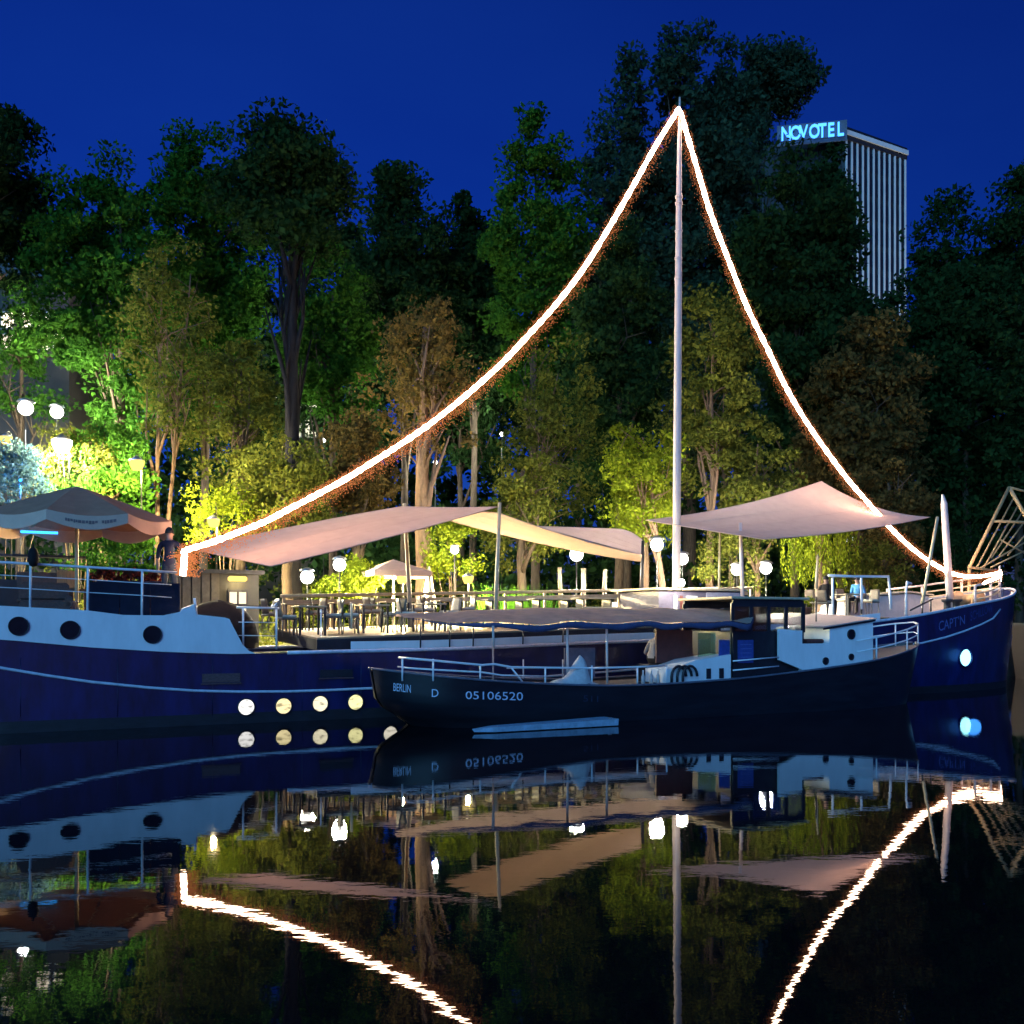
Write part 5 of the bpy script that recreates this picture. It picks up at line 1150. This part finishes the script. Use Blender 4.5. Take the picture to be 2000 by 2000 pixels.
shrub('hedge_shrub', 'dark shrub low at the right beyond the bow', 1870, 1050, 1200, 110, 50, LF['dark'], 40, 100, .2, .7, 70)
# reed clump
gr = np.random.default_rng(77); p0 = Wd(1010, 1170, 35.0); t = empty('reed_clump', (p0.x, 35.0, ground_z(p0))); tag(t, 'green reed clump behind the deck left of the long tables', 'reeds')
vs = []
for k in range(420):
    x, y = gr.uniform(-1.15, 1.15), gr.uniform(-.5, .5); h = gr.uniform(1.2, 2.35); dx, dy = gr.normal()*.25, gr.normal()*.25; wd_ = .022
    vs.append([(x-wd_, y, 0), (x+wd_, y, 0), (x+dx*.5+wd_, y+dy*.5, h*.6), (x+dx*.5-wd_, y+dy*.5, h*.6)]); vs.append([(x+dx*.5-wd_, y+dy*.5, h*.6), (x+dx*.5+wd_, y+dy*.5, h*.6), (x+dx*1.2, y+dy*1.2, h), (x+dx*1.2, y+dy*1.2, h)])
quads_obj('blades', np.array(vs).reshape(-1, 3), LF['green'], t)
# far wood that closes the view
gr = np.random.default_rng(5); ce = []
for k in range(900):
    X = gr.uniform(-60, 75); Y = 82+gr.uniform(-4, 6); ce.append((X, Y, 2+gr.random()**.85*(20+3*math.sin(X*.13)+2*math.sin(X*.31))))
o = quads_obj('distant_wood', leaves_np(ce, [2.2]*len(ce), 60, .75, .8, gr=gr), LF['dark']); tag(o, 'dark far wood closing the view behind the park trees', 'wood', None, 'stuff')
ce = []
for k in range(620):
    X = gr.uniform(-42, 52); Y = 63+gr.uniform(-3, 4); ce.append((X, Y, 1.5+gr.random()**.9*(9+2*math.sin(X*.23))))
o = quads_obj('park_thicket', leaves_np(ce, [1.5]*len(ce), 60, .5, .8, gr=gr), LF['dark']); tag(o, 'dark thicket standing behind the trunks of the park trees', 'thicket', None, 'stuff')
# undergrowth in the park
ce = []
for k in range(620):
    u, v = gr.uniform(-25, 48), 13+gr.random()*26; p = bw(u, v); ce.append((p.x, p.y, park_h(v)+gr.random()*(1.2+0.09*(v-13))))
o = quads_obj('undergrowth', leaves_np(ce, [.9]*len(ce), 70, .2, .6, gr=gr), LF['olive']); tag(o, 'low leafy undergrowth between the park trees', 'undergrowth', None, 'stuff')

# ================================================================== BUILDINGS
# hotel tower: near corner at px 1650
cA = Wd(1652, 250, 130); cB = Wd(1767, 283, 135.5); cL = Wd(1440, 262, 137)
ztop = cA.z
H = empty('hotel_tower', (cA.x, cA.y, 0)); tag(H, 'hotel tower with floodlit white fins and blue rooftop sign above the trees', 'tower')
A2, B2_, L2 = Vector((0, 0)), Vector((cB.x-cA.x, cB.y-cA.y)), Vector((cL.x-cA.x, cL.y-cA.y))
back = B2_+L2
bz = ztop-1.6
ring = [A2, B2_, back, L2]
MB().add([(p.x, p.y, z) for z in (0, bz) for p in ring], [(3, 2, 1, 0), (4, 5, 6, 7), (0, 1, 5, 4), (1, 2, 6, 5), (2, 3, 7, 6), (3, 0, 4, 7)]).build('wall', M_hotwall, H)
cpts = [p+(p-back*.5).normalized()*.35 for p in ring]
MB().add([(p.x, p.y, z) for z in (bz, ztop) for p in cpts], [(3, 2, 1, 0), (4, 5, 6, 7), (0, 1, 5, 4), (1, 2, 6, 5), (2, 3, 7, 6), (3, 0, 4, 7)]).build('roof_parapet', M_hotwall, H)
MB().box(((B2_*.5+Vector((B2_.y, -B2_.x)).normalized()*.36).x, (B2_*.5+Vector((B2_.y, -B2_.x)).normalized()*.36).y, ztop-.75), (B2_.length+.5, .2, .6), math.atan2(B2_.y, B2_.x)).build('parapet_band', M_conc, H)
NF = 11
dB = B2_.normalized(); nB = Vector((dB.y, -dB.x)); rot = math.atan2(dB.y, dB.x); W_ = B2_.length
for k in range(NF+1):
    p = dB*(W_*k/NF)+nB*0.08
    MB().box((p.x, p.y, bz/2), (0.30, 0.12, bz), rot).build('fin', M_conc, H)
for k in range(NF):
    for fl in range(16):
        p = dB*(W_*(k+.5)/NF)+nB*0.03; z = bz-2.0-fl*3.2
        MB().box((p.x, p.y, z), (W_/NF-.34, .05, 2.3), rot).build('window', M_hotglass, H) if fl < 13 else None
dL = L2.normalized(); nL = Vector((-dL.y, dL.x)); rotL = math.atan2(dL.y, dL.x)
for k in range(10):
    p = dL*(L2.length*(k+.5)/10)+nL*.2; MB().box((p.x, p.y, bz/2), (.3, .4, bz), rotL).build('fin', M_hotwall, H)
M_hotpanel = mat('sign_halo_panel', (0.08, 0.09, 0.12), 0.6)
# rooftop letters
SG = empty('rooftop_sign', (cA.x, cA.y, ztop)); tag(SG, 'glowing blue rooftop letters on the hotel tower', 'sign')
word = 'NOVOTEL'; s0, s1 = Wd(1520, 262, 130.5), Wd(1642, 250, 130)
dS = Vector((s1.x-s0.x, s1.y-s0.y-1.0)); rotS = math.atan2(dS.y, dS.x)
for k, chx in enumerate(word):
    me = text_mesh(chx, 2.5, .12, .03); o = add_mesh('letter', me, M_sign, SG)
    f = k/(len(word)-.0); o.location = (s0.x-cA.x+dS.x*f, s0.y-cA.y+dS.y*f-1.2, -2.0); o.rotation_euler = (R(90), 0, rotS); o.scale = (0.70, 1.0, 1.0)
MB().box((s0.x-cA.x+dS.x*.5, s0.y-cA.y+dS.y*.5-.55, -1.1), (dS.length+.6, .12, 2.7), rotS).build('glow_catch_panel', M_hotpanel, SG)  # panel added behind the letters to catch their blue glow as a halo
for k in range(4):
    f = (k+.5)/4; MB().box((s0.x-cA.x+dS.x*f, s0.y-cA.y+dS.y*f-1.0, -2.1), (1.9, .1, .12), rotS).build('sign_frame', M_dark, SG)
fl_p = cA+Vector((0, 0, 0)); fpos = Vector((cA.x+dB.x*W_*.6+nB.x*16, cA.y+dB.y*W_*.6+nB.y*16, 3.0))
t = empty('floodlight', (fpos.x, fpos.y, 1.6)); tag(t, 'floodlight at the foot of the hotel tower', 'floodlight')
MB().box((0, 0, .9), (.5, .4, .4), bev=.05).build('housing', M_metal, t); MB().tube([(0, 0, 0), (0, 0, .8)], .06, 8).build('stand', M_metal, t)
l = bpy.data.lights.new('flood_beam', 'SPOT'); l.energy = 70000; l.color = (1, .97, .88); l.spot_size = R(85); l.spot_blend = .5; l.shadow_soft_size = .3
fo = bpy.data.objects.new('flood_beam', l); C.objects.link(fo); fo.location = (fpos.x, fpos.y, 3.2)
fo.rotation_euler = (Vector((cA.x+dB.x*W_*.6, cA.y+dB.y*W_*.6, 42))-fo.location).to_track_quat('-Z', 'Y').to_euler()
# lit house glimpsed through the left trees
def house(px, py_t, py_b, wpx, Z, label, rows_, cols, lit, litm, seed):
    a, b = Wd(px, py_t, Z), Wd(px, py_b, Z); wd_ = wpx/FPX*Z; zt = a.z; t = empty('town_house', (a.x, a.y, 0)); tag(t, label, 'house')
    MB().box((0, 3, (zt+2)/2), (wd_, 6, zt+2)).build('wall', M_house, t)
    MB().prism([(-wd_/2-.4, zt+2), (wd_/2+.4, zt+2), (wd_/2-.8, zt+4), (-wd_/2+.8, zt+4)], -.3, 6.3).build('roof', M_dark, t)
    rr = random.Random(seed)
    hgt = (zt-b.z)/rows_
    for r_ in range(rows_):
        for c_ in range(cols):
            x, z = -wd_/2+wd_*(c_+.5)/cols, b.z+hgt*(r_+.5)
            f_ = MB().box((x, -.03, z), (wd_/cols*.8, .08, hgt*.8)).build('window', M_conc, t)
            MB().box((x, -.08, z), (wd_/cols*.68, .03, hgt*.68)).build('pane', litm if rr.random() < lit else M_hotglass, f_)
house(50, 605, 690, 170, 62, 'house with bright warm windows glimpsed through leaves at the left', 2, 5, 1.0, emit_mat('lit_warm_bright', (1, .86, .66), 3.0), 1)
house(560, 765, 860, 130, 76, 'house with pale lit windows behind the thick black trunk', 2, 4, .8, emit_mat('lit_pale', (1, .95, .7), 1.3), 2)
